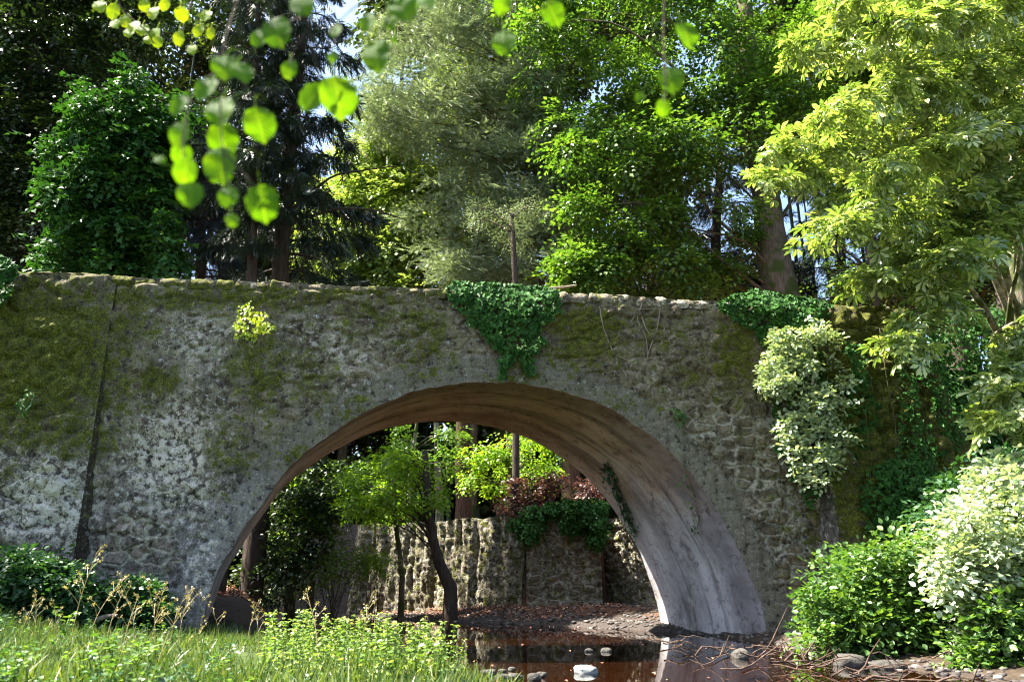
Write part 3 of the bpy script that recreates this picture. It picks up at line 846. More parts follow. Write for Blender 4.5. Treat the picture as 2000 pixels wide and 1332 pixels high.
conifer('spruce_tree', 'dark drooping spruce with a tall thin grey trunk left of the middle', [(545, 560, 17), (560, 380, 15), (580, 150, 12), (603, -60, 9)], 27.5, M['l_spruce'], 60, 3.4, dens=30,
        extra=[(at(*np.array([(548, 432), (600, 385), (650, 345), (710, 333), (775, 325)]).T, [27.5, 27.3, 27, 26.8, 26.6]), .075, .02),
               (at(*np.array([(550, 442), (600, 425), (660, 408), (730, 411), (795, 431)]).T, [27.5, 27.3, 27, 26.8, 26.6]), .075, .02),
               (at(*np.array([(730, 411), (715, 395), (704, 375)]).T, [26.8, 26.8, 26.8]), .025, .01)])
conifer('spruce_tree', 'slender dark spruce with a bare lower trunk just left of the grey spruce', [(490, 560, 10), (494, 440, 9), (500, 200, 7), (505, -60, 5)], 26, M['l_spruce'], 40, 2.3, z_lo=at(495, 420, 26)[2], dens=26)
conifer('spruce_tree', 'dark bluish spruce low behind the parapet between the yew and the slender spruce', [(390, 560, 10), (395, 420, 8), (400, 250, 4)], 42, M['l_blue'], 60, 3.6, dens=34)
conifer('spruce_tree', 'far dark bluish spruce right of the thick lime trunk', [(1640, 580, 12), (1640, 430, 9), (1640, 250, 4)], 44, M['l_blue'], 46, 4.2, dens=24)
conifer('spruce_tree', 'far dark bluish spruce left of the thick lime trunk', [(1400, 580, 12), (1400, 430, 9), (1410, 220, 4)], 46, M['l_blue'], 46, 5.2, dens=22)
conifer('spruce_tree', 'far dark bluish spruce seen low between lime foliage and the parapet', [(1270, 580, 11), (1270, 430, 9), (1275, 260, 4)], 43, M['l_blue'], 40, 3.6, dens=22)

# bright broadleaf trees behind
tree('beech_tree', 'sunlit yellow-green beech behind the two bare spruce branches', 'tree',
     [(690, 570, 8), (700, 450, 7), (720, 300, 4)], 43, M['bark_grey'],
     fill([(590, 575), (610, 470), (690, 300), (760, 220), (860, 250), (910, 350), (880, 470), (890, 575)], 80, 41, 45, 34, 66), M['l_beech'], 80, .9, 8, .30)
tree('beech_tree', 'sunlit yellow-green young tree high between the two conifers at the centre', 'tree',
     [(930, 570, 6), (935, 350, 5), (935, 150, 3)], 40.5, M['bark_grey'],
     fill([(880, 120), (960, 130), (1000, 190), (960, 290), (900, 280), (870, 200)], 14, 39, 40.5, 30, 48), M['l_beech'], 60, .8, 8, .25)
# grey-green cedar
ced_ex = [(at(*np.array([(1095, 380), (1040, 330), (985, 298), (920, 262), (850, 240)]).T, [37, 36.6, 36.2, 35.8, 35.5]), .10, .02),
          (at(*np.array([(1085, 200), (1050, 165), (1010, 125), (985, 85)]).T, [37, 36.5, 36, 35.6]), .10, .02),
          (at(*np.array([(1100, 400), (1040, 360), (960, 352), (880, 362)]).T, [37, 36.4, 35.8, 35.4]), .06, .015),
          (at(*np.array([(1105, 500), (1050, 465), (1010, 480), (1000, 520)]).T, [37, 36.6, 36.3, 36.2]), .03, .01),
          (at(*np.array([(1103, 470), (1050, 440), (960, 440), (860, 470)]).T, [37, 36.4, 35.8, 35.4]), .05, .01),
          (at(*np.array([(1085, 220), (980, 215), (860, 180), (740, 160)]).T, [37, 36.4, 36, 35.8]), .08, .015)]
tree('cedar_tree', 'tall grey-green cedar with a reddish trunk and layered boughs at the centre', 'tree',
     [(1107, 570, 15), (1098, 400, 14), (1088, 200, 12), (1070, -60, 9)], 37, M['bark_red'],
     cat_(fill([(690, 240), (700, 130), (780, 40), (830, -60), (1050, -60), (1060, 120), (1110, 260), (1120, 360), (900, 330), (800, 270)], 110, 34.5, 39, 30, 58),
          fill([(880, 330), (1090, 330), (1125, 420), (1120, 540), (880, 560), (820, 420)], 46, 34.5, 39, 26, 50)), M['l_cedar'], 30, .85, 4, .50, FEATHER, droop=.12, limbs=70, squash=.28, extra=ced_ex, limb_r=.06, side=.2, jit=.5)
tree('lime_tree', 'big green lime with a thick leaning trunk right of the centre', 'tree',
     [(1528, 600, 34), (1512, 500, 33), (1492, 390, 27), (1470, 220, 22), (1445, -60, 16)], 33.5, M['bark_grey'],
     cat_(fill([(990, -70), (1660, -70), (1620, 180), (1500, 250), (1440, 330), (1370, 340), (1310, 400), (1150, 400), (1100, 300), (1050, 230), (1020, 100)], 120, 30.5, 36, 24, 66),
          fill([(1110, 380), (1300, 380), (1290, 480), (1250, 585), (1120, 585), (1085, 450)], 32, 31, 34, 18, 46),
          fill([(1540, 200), (1640, 200), (1640, 330), (1560, 300)], 8, 31, 34, 18, 40), fill([(1640, -70), (2000, -70), (2000, 380), (1660, 380)], 40, 32, 36, 24, 60),
          fill([(1300, 400), (1450, 360), (1470, 460), (1420, 560), (1300, 585)], 15, 31, 34, 16, 38)), M['l_lime'], 46, .9, 8, .24, limbs=30, squash=.45)
# chestnut at the right, reaching towards the camera
BOUGH = [((2100, -60), (1640, 0)), ((2100, 50), (1565, 85)), ((2100, 100), (1620, 195)), ((2100, 165), (1495, 290)), ((2100, 215), (1505, 345)), ((2100, 290), (1640, 385)), ((2100, 330), (1640, 440)),
         ((2100, 370), (1700, 510)), ((1980, 390), (1772, 655)), ((2120, 560), (1955, 735)), ((2120, 640), (1965, 800)), ((2100, 400), (1850, 490)), ((2100, 0), (1760, 50)), ((2100, 250), (1740, 320)), ((2100, 130), (1800, 170)), ((2100, 200), (1850, 260))]
bc, br = [], []
for (x0_, y0_), (x1_, y1_) in BOUGH:
    k_ = 10; f_ = np.linspace(.05, 1, k_); dd0 = rng.uniform(15, 18); dd1 = rng.uniform(12, 14.5)
    px__ = x0_ + (x1_ - x0_) * f_ + rng.normal(size=k_) * 8; py__ = y0_ + (y1_ - y0_) * f_ ** 1.5 + rng.normal(size=k_) * 8
    dq = dd0 + (dd1 - dd0) * f_; bc.append(at(px__, py__, dq)); br.append(rng.uniform(18, 40, k_) * (1.15 - .55 * f_) / F * dq)
ch = (np.concatenate(bc), np.concatenate(br))
tree('chestnut_tree', 'sunlit chestnut with broad drooping leaves and a pale trunk at the right edge', 'tree',
     [(1992, 660, 26), (1984, 500, 25), (1990, 300, 22), (2010, 0, 16), (2020, -120, 12)], 19.5, M['bark_pale'],
     ch, M['l_chest'], 13, .5, 4, .255, PALM, droop=.35, limbs=16, squash=.38, side=.22)
# shaded trees behind the right end
for lab, tp, d, poly in (('dark shaded tree behind the right end of the parapet', [(1862, 660, 22), (1850, 520, 20), (1845, 300, 16)], 25, [(1790, 380), (1960, 380), (1980, 560), (1900, 640), (1800, 600)]),
                         ('thin dark tree standing just left of the pale chestnut trunk', [(1962, 640, 12), (1952, 500, 12), (1945, 300, 10)], 24, [(1920, 380), (2050, 380), (2060, 560), (1950, 600)]),
                         ('slim shaded tree between the lime trunk and the dark tree at the right', [(1712, 610, 9), (1700, 500, 8), (1690, 300, 6)], 30, [(1560, 480), (1760, 430), (1780, 590), (1560, 600)])):
    tree('broadleaf_tree', lab, 'tree', tp, d, M['bark_dark'], fill(poly, 16, d - 1.5, d + 2, 26, 50), M['l_dark'] if d != 30 else M['l_lime'], 36, .6, 6, .13)
tree('small_tree', 'small tree with a bare curved stem in front of the cedar trunk', 'tree', [(1008, 570, 6), (1004, 500, 6), (1000, 420, 4)], 30, M['bark_dark'],
     fill([(930, 400), (1060, 390), (1060, 470), (940, 480)], 8, 29.3, 30.6, 20, 34), M['l_cedar'], 50, .5, 9, .07, NARROW)

# alder added out of view at the left to shade grass and coping
ac_ = np.concatenate([rng.normal(size=(26, 3)) * [1.6, 2.6, 1.8] + [-13.2, 9.5, 9.5], rng.normal(size=(16, 3)) * [1.4, 1.2, 1.5] + [-16.5, 16.3, 13.5]])
ac_[:, 0] = np.minimum(ac_[:, 0], -.80 * np.maximum(ac_[:, 1], 8) - 1.2)
tp_ = np.array([(-14.5, 12, .2), (-14.4, 12, 4), (-14.6, 12.1, 8), (-14.5, 12, 12)])
t = thing('shade_alder', 'unseen alder added beyond the left edge to shade the near left bank', 'tree', tp_[0])
mb = MB(); tp_ = curve(tp_, 24); tube(mb, tp_, np.linspace(.3, .12, 24), 10); connect(mb, tp_, np.linspace(.3, .12, 24), ac_, .10, 42); mb.build('trunk', M['bark_dark'], t, True)
cb = MB(); sprays(cb, ac_, np.full(len(ac_), .9), 26, .6, 6, .12, OVATE); cb.build('crown', M['l_lime'], t)

# ------------------------------------------------------------------ beyond the arch
tree('leaning_tree', 'lime green young tree with a leaning curved trunk in front of the far wall', 'tree',
     [(880, 1150, 12), (856, 1095, 10), (842, 1030, 9), (836, 960, 7), (830, 880, 5)], 27.8, M['bark_dark'],
     cat_(fill([(640, 960), (690, 890), (790, 870), (850, 900), (880, 960), (840, 1000), (760, 990), (700, 1030), (650, 1010)], 30, 25.0, 29, 8, 24)), M['l_maple'], 20, .5, 7, .16, limbs=30, limb_r=.04, squash=.35)
tree('hazel_tree', 'small sunlit hazel at the left under the arch, in front of the dark shrub', 'tree',
     [(610, 1130, 5), (606, 1060, 4.5), (612, 990, 4), (622, 930, 3)], 28.5, M['bark_grey'],
     fill([(560, 960), (620, 900), (680, 900), (690, 1000), (640, 1060), (570, 1050)], 16, 27.5, 29.5, 10, 24), M['l_maple'], 20, .5, 6, .15, limb_r=.03, squash=.4)
tree('young_tree', 'bright green young tree filling the gap below the arch crown, left of the reddish-brown trunk', 'tree',
     [(800, 1000, 5), (805, 900, 4), (815, 820, 3)], 33, M['bark_pale'],
     fill([(680, 880), (760, 820), (900, 815), (900, 900), (780, 960), (700, 950)], 16, 32, 35, 10, 26), M['l_lime'], 26, .55, 7, .16, limb_r=.03, squash=.4)
tree('young_tree', 'slender young tree with pale double stem left of the leaning trunk', 'tree',
     [(785, 1125, 5), (780, 1080, 4.5), (772, 1010, 4), (768, 930, 3)], 29.5, M['bark_grey'],
     fill([(700, 940), (800, 930), (820, 1000), (720, 1010)], 8, 29, 30, 16, 26), M['l_maple'], 30, .5, 7, .13)
tree('young_tree', 'green young tree behind the wall, right of the leaning tree, under the arch crown', 'tree',
     [(1000, 1000, 5), (995, 900, 4), (990, 830, 3)], 32, M['bark_grey'],
     fill([(900, 930), (930, 860), (1030, 840), (1110, 880), (1110, 950), (1000, 970)], 22, 30.5, 33.5, 10, 30), M['l_maple'], 28, .5, 7, .15, squash=.4)
for i, (lab, tp, d, bk_) in enumerate((('reddish-brown trunk standing behind the far wall below the arch crown', [(905, 985, 14), (903, 900, 13), (905, 780, 12), (915, 600, 10)], 38, 'bark_red'),
                         ('pale thin trunk left of the reddish-brown trunk beyond the arch', [(858, 990, 7), (856, 900, 6), (850, 780, 5), (850, 600, 4)], 36, 'bark_pale'),
                         ('grey trunk lit on its left side, behind the shaded wall block', [(1016, 975, 11), (1012, 900, 10), (1008, 800, 9), (1000, 600, 8)], 35, 'bark_pale'),
                         ('dark reddish trunk between the two paler trunks beyond the arch', [(985, 970, 14), (980, 880, 13), (975, 780, 12), (975, 600, 10)], 42, 'bark_red'),
                         ('thin leaning stem at the dark left side beyond the arch', [(575, 1100, 6), (556, 1000, 5), (545, 930, 4), (540, 850, 3)], 30, 'bark_pale'))):
    tree('forest_tree', lab, 'tree', tp, d, M[bk_], fill([(tp[-1][0] - 70, 560), (tp[-1][0] + 70, 560), (tp[-1][0] + 70, 740), (tp[-1][0] - 70, 740)], 8, d - 1, d + 1, 20, 40), M['l_dark'], 30, .6, 6, .14)

def shrub(name, label, cat, poly, d0, d1, n, r0, r1, mat, per, Lt, K, leaf, tpl=OVATE, foot=None, squash=.9, droop=.1, stems=12, group=None, bark='bark_grey', jit=.5):
    C, R = fill(poly, n, d0, d1, r0, r1)
    f = np.array(foot) if foot is not None else np.array([C[:, 0].mean(), C[:, 1].mean(), 0])
    if foot is None: f[2] = float(terr(f[0], f[1]))
    t = thing(name, label, cat, f, group)
    mb = MB()
    for i in rng.choice(len(C), min(stems, len(C)), replace=False):
        b = f + np.array([*rng.normal(0, .12, 2), -.05]); dv = C[i] - b
        tube(mb, curve([b, b + dv * .5 + np.array([0, 0, .15 * abs(dv[2])]), C[i]], 9), np.linspace(.022, .006, 9), 5)
    mb.build('stems', M[bark], t, True)
    cb = MB(); sprays(cb, C, R, per, Lt, K, leaf * 1.15, tpl, droop=droop, squash=squash, jit=jit); cb.build('foliage', mat, t)
    return t

shrub('shrub', 'dark purple-brown shrub spreading along the top of the far wall', 'shrub', [(955, 985), (1000, 930), (1090, 935), (1165, 945), (1150, 990), (1060, 1000), (985, 1020)], 28.8, 31, 13, 8, 16, M['l_purple'], 40, .4, 7, .11)
shrub('ivy', 'green ivy hanging over the top of the shaded wall block', 'ivy', [(1040, 985), (1165, 970), (1185, 1000), (1172, 1060), (1150, 1020), (1120, 1045), (1100, 1010), (1060, 1020)], 27.8, 28.3, 22, 4, 12, M['l_ivy'], 30, .35, 7, .10, IVY, foot=at(1150, 985, 28.5), droop=.8)
shrub('ivy', 'ivy trailing down the corner between the far sunlit wall and the shaded block', 'ivy', [(995, 1000), (1050, 985), (1065, 1010), (1030, 1060), (1010, 1040)], 28.0, 28.5, 10, 7, 14, M['l_ivy'], 30, .3, 7, .09, IVY, foot=at(1025, 1005, 28.9), droop=.9)
shrub('shrub', 'very dark shrub beside the inside left foot of the arch', 'shrub', [(470, 1150), (500, 1010), (560, 930), (640, 890), (660, 980), (620, 1060), (560, 1120), (500, 1180)], 27, 31, 42, 18, 34, M['l_dark'], 38, .6, 7, .13)
shrub('bramble_bush', 'sunlit pale bramble on the leaf-strewn bank beyond the arch', 'bush', [(560, 1150), (590, 1085), (650, 1050), (735, 1080), (745, 1125), (650, 1145)], 27.5, 29.5, 20, 10, 20, M['l_nettle'], 26, .4, 6, .10, DIA)
shrub('fern', 'bright green fern clump at the foot of the far wall', 'fern', [(680, 1110), (710, 1085), (755, 1090), (770, 1115), (720, 1125)], 28, 29, 8, 8, 14, M['l_maple'], 26, .45, 8, .09, NARROW)
fw, fr = cat_(fill([(380, 770), (1250, 770), (1250, 1000), (900, 1000), (620, 1130), (380, 1150)], 150, 42, 50, 26, 52), fill([(-200, 430), (340, 430), (340, 600), (-200, 600)], 40, 48, 58, 40, 70),
               fill([(-200, -80), (560, -80), (500, 430), (-200, 430)], 120, 48, 58, 40, 80), fill([(480, 330), (620, 330), (620, 600), (480, 600)], 20, 46, 56, 30, 50), fill([(880, -80), (1280, -80), (1280, 600), (880, 600)], 80, 46, 56, 35, 60), fill([(1450, -80), (1800, -80), (1800, 300), (1560, 330), (1450, 250)], 45, 44, 54, 30, 55), fill([(740, -80), (900, -80), (900, 320), (760, 300)], 22, 48, 56, 30, 55),
               fill([(1280, 520), (2100, 500), (2100, 640), (1280, 620)], 60, 46, 58, 25, 45), fill([(1700, -80), (2150, -80), (2150, 560), (1780, 560)], 80, 30, 40, 40, 80))
fb = MB(); sprays(fb, fw, fr, 75, 1.0, 7, .46, DIA)
for c_ in fw[::4]:
    b = c_.copy(); b[2] = float(terr(b[0], b[1])); tube(fb, curve([b, c_ + [0, 0, .5]], 4), [.18, .14, .1, .03], 5)
struct(fb.build('far_wood', M['far']), 'stuff')

# ------------------------------------------------------------------ plants on the bridge
def ivy_patch(label, poly, n, thick, leaf, mat='l_ivy', cat='ivy', name='ivy', base=.12, tpl=IVY, stems=None, wings=0.0):
    q = poly_pts(poly, n)
    rg = np.stack([q[:, 0] / 22, q[:, 1] / 22, 0 * q[:, 0]], -1)
    q = q + (np.stack([fbm(rg, 1, 3, 61), fbm(rg, 1, 3, 62)], -1) - .5) * np.array([46, 30]) * np.clip((q[:, 1:2] - np.min(np.array(poly)[:, 1])) / 60, 0, 1)
    cx_, cy_ = np.mean(np.array(poly), 0)
    bump_ = fbm(np.stack([q[:, 0] / 40, q[:, 1] / 40, 0 * q[:, 0]], -1), 1.0, 3, 91)
    # thinner towards the outline
    e = np.full(n, 1e9); pl = np.array(poly, float)
    for i in range(len(pl)):
        a, b = pl[i], pl[(i + 1) % len(pl)]; ab = b - a
        tt = np.clip(((q - a) @ ab) / (ab @ ab), 0, 1); e = np.minimum(e, np.linalg.norm(q - (a + tt[:, None] * ab), axis=1))
    th = thick * np.clip(e / 35, .15, 1) * (.4 + 1.2 * bump_)
    P = face(q[:, 0], q[:, 1], 0) + NF * (base + wings + th * rng.uniform(.35, 1, n) ** .7)[:, None]
    A = np.array([0, 0, -1.]) + NF * .35 + rng.normal(size=(n, 3)) * .4
    Nn = NF + np.array([0, 0, .55]) + rng.normal(size=(n, 3)) * .35
    loc = face(cx_, cy_, .1)
    t = thing(name, label, cat, loc)
    cb = MB(); scatter(cb, tpl, P, A, Nn, leaf * rng.uniform(.6, 1.25, n)); cb.build('leaves', M[mat], t)
    sb = MB()
    for s_ in (stems or []):
        s_ = np.array(s_, float); tube(sb, curve(face(s_[:, 0], s_[:, 1], .10 + wings), 16), np.linspace(.012, .005, 16), 5)
    if stems: sb.build('stem', M['bark_grey'], t, True)
    return t

ivy_patch('thick mat of dark green ivy hanging from the parapet over the arch crown', [(872, 566), (885, 553), (960, 556), (1050, 562), (1092, 568), (1090, 600), (1062, 645), (1050, 690), (1040, 728), (1015, 738), (1020, 690), (1005, 700), (992, 742), (968, 735), (978, 690), (930, 650), (892, 610)],
          2600, .30, .105, stems=[[(960, 570), (965, 640), (985, 700), (990, 735)], [(1030, 570), (1040, 640), (1030, 720)]])
ivy_patch('ivy spilling over the parapet above the pale shrub at the right', [(1400, 596), (1425, 580), (1470, 568), (1530, 578), (1590, 590), (1615, 600), (1600, 650), (1590, 690), (1530, 690), (1495, 690), (1470, 655), (1430, 620)],
          2400, .34, .10, stems=[[(1480, 585), (1500, 640), (1530, 700)]])
ivy_patch('dark ivy clump on top of the wall at the far left end', [(-60, 520), (0, 512), (45, 522), (60, 540), (50, 580), (20, 610), (-60, 620)], 900, .35, .11, wings=.4)
ivy_patch('ivy strands climbing the mossy wall right of the pier', [(1712, 640), (1726, 640), (1740, 740), (1760, 800), (1790, 900), (1800, 1010), (1740, 1060), (1660, 1080), (1650, 960), (1690, 930), (1720, 900), (1725, 800)],
          1500, .12, .085, wings=.62, stems=[[(1718, 640), (1732, 740), (1750, 850), (1740, 1000)], [(1690, 800), (1700, 920), (1690, 1060)]])
ivy_patch('small fern rooted in the mossy wall at the left edge', [(60, 800), (85, 772), (98, 785), (90, 810), (70, 815)], 60, .15, .12, 'l_yew', 'fern', 'fern', tpl=NARROW, wings=.5)
ivy_patch('sunlit yellow-green plant growing out of the wall below the parapet', [(458, 640), (470, 600), (495, 590), (500, 612), (528, 615), (542, 650), (515, 655), (500, 672), (480, 660), (462, 672)], 250, .5, .08, 'l_sun', 'plant', 'wall_plant', tpl=OVATE,
          stems=[[(500, 670), (495, 640), (490, 610)]])
ivy_patch('small green creeper above the right haunch of the arch', [(1305, 795), (1325, 800), (1345, 830), (1330, 838), (1310, 818)], 55, .10, .075, 'l_shrub', 'creeper', 'creeper', stems=[[(1308, 795), (1325, 815), (1340, 835)]])
ivy_patch('low sheet of ivy over the foot of the mossy wall behind the green shrub', [(1640, 930), (1700, 900), (1790, 930), (1850, 960), (1860, 1080), (1660, 1100)], 1500, .16, .085, wings=.85)
for lab_, pl_, n_ in (('ivy curtain on the mossy wall just right of the pale wall shrub', [(1625, 680), (1665, 690), (1680, 800), (1690, 920), (1650, 960), (1640, 830)], 700),
                      ('ivy curtain hanging from the rounded right end of the parapet', [(1750, 620), (1800, 640), (1835, 740), (1850, 860), (1800, 900), (1780, 760)], 900)):
    ivy_patch(lab_, pl_, n_, .14, .085, wings=.45)
# pale shrub rooted in the wall
shp = [(1480, 690), (1520, 640), (1545, 690), (1570, 650), (1612, 715), (1625, 760), (1600, 830), (1608, 880), (1575, 925), (1560, 950), (1530, 925), (1512, 860), (1490, 800), (1478, 750)]
q = poly_pts(shp, 62)
C = face(q[:, 0], q[:, 1]) + NF * rng.uniform(.35, 1.0, 62)[:, None]
t = thing('wall_shrub', 'pale sunlit shrub growing out of the bridge wall below the right-hand ivy', 'shrub', face(1560, 930, .1))
mb = MB(); b = face(1560, 930, 0)
for i in rng.choice(62, 16, replace=False):
    tube(mb, curve([b, (b + C[i]) / 2 + NF * .12, C[i]], 9), np.linspace(.03, .006, 9), 5)
mb.build('stems', M['bark_grey'], t, True)
cb = MB(); sprays(cb, C, rng.uniform(.04, .25, 62), 20, .26, 6, .10, OVATE, droop=.0, squash=.9, jit=.6); cb.build('foliage', M['l_pale'], t)
ivy_patch('dark ivy tail under the pale wall shrub, reaching down towards the pier', [(1490, 760), (1510, 700), (1600, 690), (1640, 760), (1655, 860), (1650, 960), (1630, 1010), (1610, 950), (1590, 960), (1575, 1000), (1555, 960), (1530, 940), (1505, 860)], 2300, .22, .09, wings=.12)
# ivy strand on the vault
def on_barrel(px, py):
    """point where the view ray meets the vault, found by stepping along it"""
    out = []
    A = np.stack([ac[:, 0], YF + KF * ac[:, 0], ac[:, 2]], -1)
    for x, y in zip(px, py):
        ax__, az__ = ray(x, y); best = None
        for w_ in np.linspace(0, 1, 120):
            Q = A + w_ * BV
            e = np.hypot(Q[:, 0] / Q[:, 1] - ax__, (Q[:, 2] - H) / Q[:, 1] - az__)
            k = int(np.argmin(e))
            if best is None or e[k] < best[0]: best = (e[k], Q[k], w_)
        out.append(best[1])
    return np.array(out)
def vault_strand(label, px, n, spread, leaf, mat):
    P0 = curve(on_barrel(*np.array(px, float).T), 40)
    inw = unit(np.stack([ctr[0] + (P0[:, 1] - YF) * BV[0] / BV[1] - P0[:, 0], 0 * P0[:, 0], 1.0 - P0[:, 2]], -1))
    t = thing('ivy', label, 'ivy', P0[0])
    mb = MB(); tube(mb, P0 + inw * .05, np.linspace(.02, .008, 40), 5); mb.build('stem', M['twig'], t, True)
    k = rng.integers(0, 40, n)
    P = P0[k] + inw[k] * rng.uniform(.05, .16, n)[:, None] + rng.normal(size=(n, 3)) * spread
    cb = MB(); scatter(cb, IVY, P, np.array([0, 0, -1.]) + rng.normal(size=(n, 3)) * .4, inw[k] + rng.normal(size=(n, 3)) * .4, leaf * rng.uniform(.6, 1.2, n))
    cb.build('leaves', M[mat], t)
vault_strand('dark ivy strand hanging on the inner side of the arch', [(1190, 905), (1200, 935), (1215, 965), (1232, 1005), (1248, 1045)], 300, .075, .10, 'l_bramble')
vault_strand('thin green creeper on the grey vault near its front edge', [(1345, 930), (1358, 965), (1368, 1010), (1365, 1035)], 60, .07, .07, 'l_shrub')
# bare creeper stems on the face
t = thing('bare_creeper', 'leafless pale creeper stems on the wall right of the central ivy', 'creeper', face(1260, 640, .1))
mb = MB()
for s_ in ([(1250, 590), (1245, 625), (1262, 660), (1266, 700)], [(1252, 600), (1232, 632), (1215, 640)], [(1250, 618), (1270, 650), (1300, 665)], [(1290, 600), (1282, 640), (1266, 690), (1260, 730)],
           [(1200, 690), (1230, 705), (1266, 700), (1310, 690)], [(1165, 600), (1180, 650), (1205, 700), (1240, 760)], [(1300, 640), (1290, 690), (1310, 740)], [(1220, 585), (1232, 600), (1260, 604), (1300, 600)]):
    s_ = np.array(s_, float); s_ = s_ + rng.normal(size=s_.shape) * 2
    tube(mb, curve(face(s_[:, 0], s_[:, 1], .09), 20), np.linspace(.017, .007, 20), 5)
mb.build('stems', M['twig'], t, True)
t = thing('fallen_branch', 'pale bare stick lying on the parapet right of the central ivy', 'stick', face(1100, 572, -.1))
mb = MB(); tube(mb, curve(np.array([face(1075, 563, -.1), face(1100, 561, -.12), face(1126, 557, -.1)]), 10), np.linspace(.035, .02, 10), 6); mb.build('stick', M['twig'], t, True)

# ivy-covered bank wall at the far right
rough_wall('garden_wall', 'dark ivy-covered wall behind the chestnut leaves at the right edge', (8.3, 18.5), (16, 19.6), .4, 6.1, 231, (.14, -.99), dict(base_at, moss=.8), 1.4)
q = poly_pts([(1800, 640), (1880, 600), (2040, 600), (2040, 960), (1880, 960), (1850, 800)], 3200)
P = at(q[:, 0], q[:, 1], 18.6) + np.stack([0 * q[:, 0], -rng.uniform(.1, .5, len(q)) + .06 * 0, 0 * q[:, 0]], -1)
P[:, 1] += .14 * (P[:, 0] - 8.9)
t = thing('ivy', 'wide sheet of dark ivy covering the garden wall at the right edge', 'ivy', (12, 18.4, 1))
cb = MB(); scatter(cb, IVY, P, np.array([0, -.3, -1.]) + rng.normal(size=P.shape) * .4, np.array([0, -1, .5]) + rng.normal(size=P.shape) * .4, .12 * rng.uniform(.6, 1.2, len(P))); cb.build('leaves', M['l_ivy'], t)
sb = MB()
for x_ in (10.2, 11.5, 13.0): tube(sb, curve([(x_, 18.5, .5), (x_ + .3, 18.5, 2.5), (x_ - .1, 18.6, 5.5)], 12), np.linspace(.04, .012, 12), 5)
sb.build('stem', M['twig'], t, True)

# shrubs on the right bank
shrub('shrub', 'big pale shrub glaring white in the sun at the right edge', 'shrub', [(1835, 1060), (1880, 960), (1960, 905), (2080, 880), (2080, 1320), (1920, 1300), (1880, 1200), (1850, 1120)], 11.2, 13.2, 120, 9, 40, M['l_pale'], 24, .34, 6, .085, OVATE, foot=(7.6, 12.6, .5), stems=26)
shrub('shrub', 'leafy green shrub in front of the right pier, left of the pale shrub', 'shrub', [(1575, 1240), (1605, 1130), (1650, 1105), (1720, 1075), (1800, 1045), (1850, 1060), (1890, 1200), (1890, 1290), (1800, 1290), (1700, 1270), (1620, 1255)], 12.4, 14.4, 135, 8, 34, M['l_shrub'], 24, .36, 6, .09, OVATE, foot=(6.8, 13.8, .3), stems=26)
shrub('shrub', 'low green shrub spreading in front of the foot of the pale shrub', 'shrub', [(1880, 1200), (1940, 1150), (2060, 1120), (2060, 1320), (1950, 1310), (1880, 1290)], 10.8, 11.6, 44, 8, 26, M['l_shrub'], 22, .3, 6, .085, OVATE, foot=(6.9, 11.3, .3))
shrub('shrub', 'small dark shrub at the foot of the ivy wall behind the pale shrub', 'shrub', [(1780, 1040), (1850, 960), (1960, 900), (2060, 860), (2060, 1000), (1900, 1060)], 14.5, 16, 40, 22, 38, M['l_bramble'], 30, .35, 6, .10, OVATE, foot=(9, 15.4, 1.2))
# brambles at the left
shrub('bramble_bush', 'bluish green bramble against the wall at the left edge', 'bush', [(-60, 1110), (0, 1095), (60, 1075), (120, 1100), (160, 1145), (165, 1205), (-60, 1215)], 14.4, 15.3, 56, 8, 26, M['l_bramble'], 30, .3, 6, .085, OVATE, stems=20)
shrub('bramble_bush', 'low dark bramble at the foot of the left pier', 'bush', [(165, 1160), (240, 1135), (300, 1155), (312, 1205), (165, 1215)], 15.0, 15.8, 34, 12, 22, M['l_bramble'], 30, .3, 6, .085, OVATE, stems=14)

# ------------------------------------------------------------------ grass and herbs
n = 90000
gx = rng.uniform(-11, 2.5, n); gy = 5.2 + (17 - 5.2) * rng.uniform(0, 1, n) ** 1.5
el = np.interp(gy, YS, SL)
ppx, _ = to_px(np.stack([gx, gy, 0 * gx + .4], -1))
k = (el - gx > .15) & (ppx > -80) & (ppx < 1150) & (gx > -11)
gx, gy, el = gx[k], gy[k], el[k]
gd = fbm(np.stack([gx, gy, 0 * gx], -1), .9, 3, 41)
k = rng.uniform(0, 1, len(gx)) < sstep(.34, .56, gd) * .95 + .10
gx, gy, gd = gx[k], gy[k], gd[k]
P = np.stack([gx, gy, terr(gx, gy) - .02], -1); m = len(P)
Hh = (.05 + .26 * gd) * rng.uniform(.3, 1.5, m)
lean = rng.normal(size=(m, 2)) * .5
A = np.stack([lean[:, 0], lean[:, 1], np.ones(m)], -1)
BLADE = (np.array([(-.022, 0, 0), (.022, 0, 0), (.018, .5, .03), (-.018, .5, .03), (0, 1, .16)]), None)
gb = MB()
Nn = np.stack([rng.normal(size=m), rng.normal(size=m), .2 * np.ones(m)], -1)
Au = unit(A); X = unit(np.cross(Au, Nn)); Z = np.cross(X, Au)
T = BLADE[0]
V = P[:, None] + Hh[:, None, None] * (T[None, :, 0:1] * X[:, None] * 1.3 + T[None, :, 1:2] * Au[:, None] + T[None, :, 2:3] * Z[:, None] * 1.6)
off = np.arange(m)[:, None] * 5
gb.v.append(V.reshape(-1, 3)); gb.n = m * 5
gb.f[4] = [off + np.array([0, 1, 2, 3])]; gb.f[3] = [off + np.array([3, 2, 4])]
struct(gb.build('grass', M['grass']), 'stuff')

def dup(o, loc, rz, sc):
    c_ = o.copy(); COL.objects.link(c_); c_.location = [float(v) for v in loc]; c_.rotation_euler = (0, 0, rz); c_.scale = (sc,) * 3
    for ch_ in list(o.children):
        d_ = ch_.copy(); COL.objects.link(d_); d_.parent = c_
    return c_

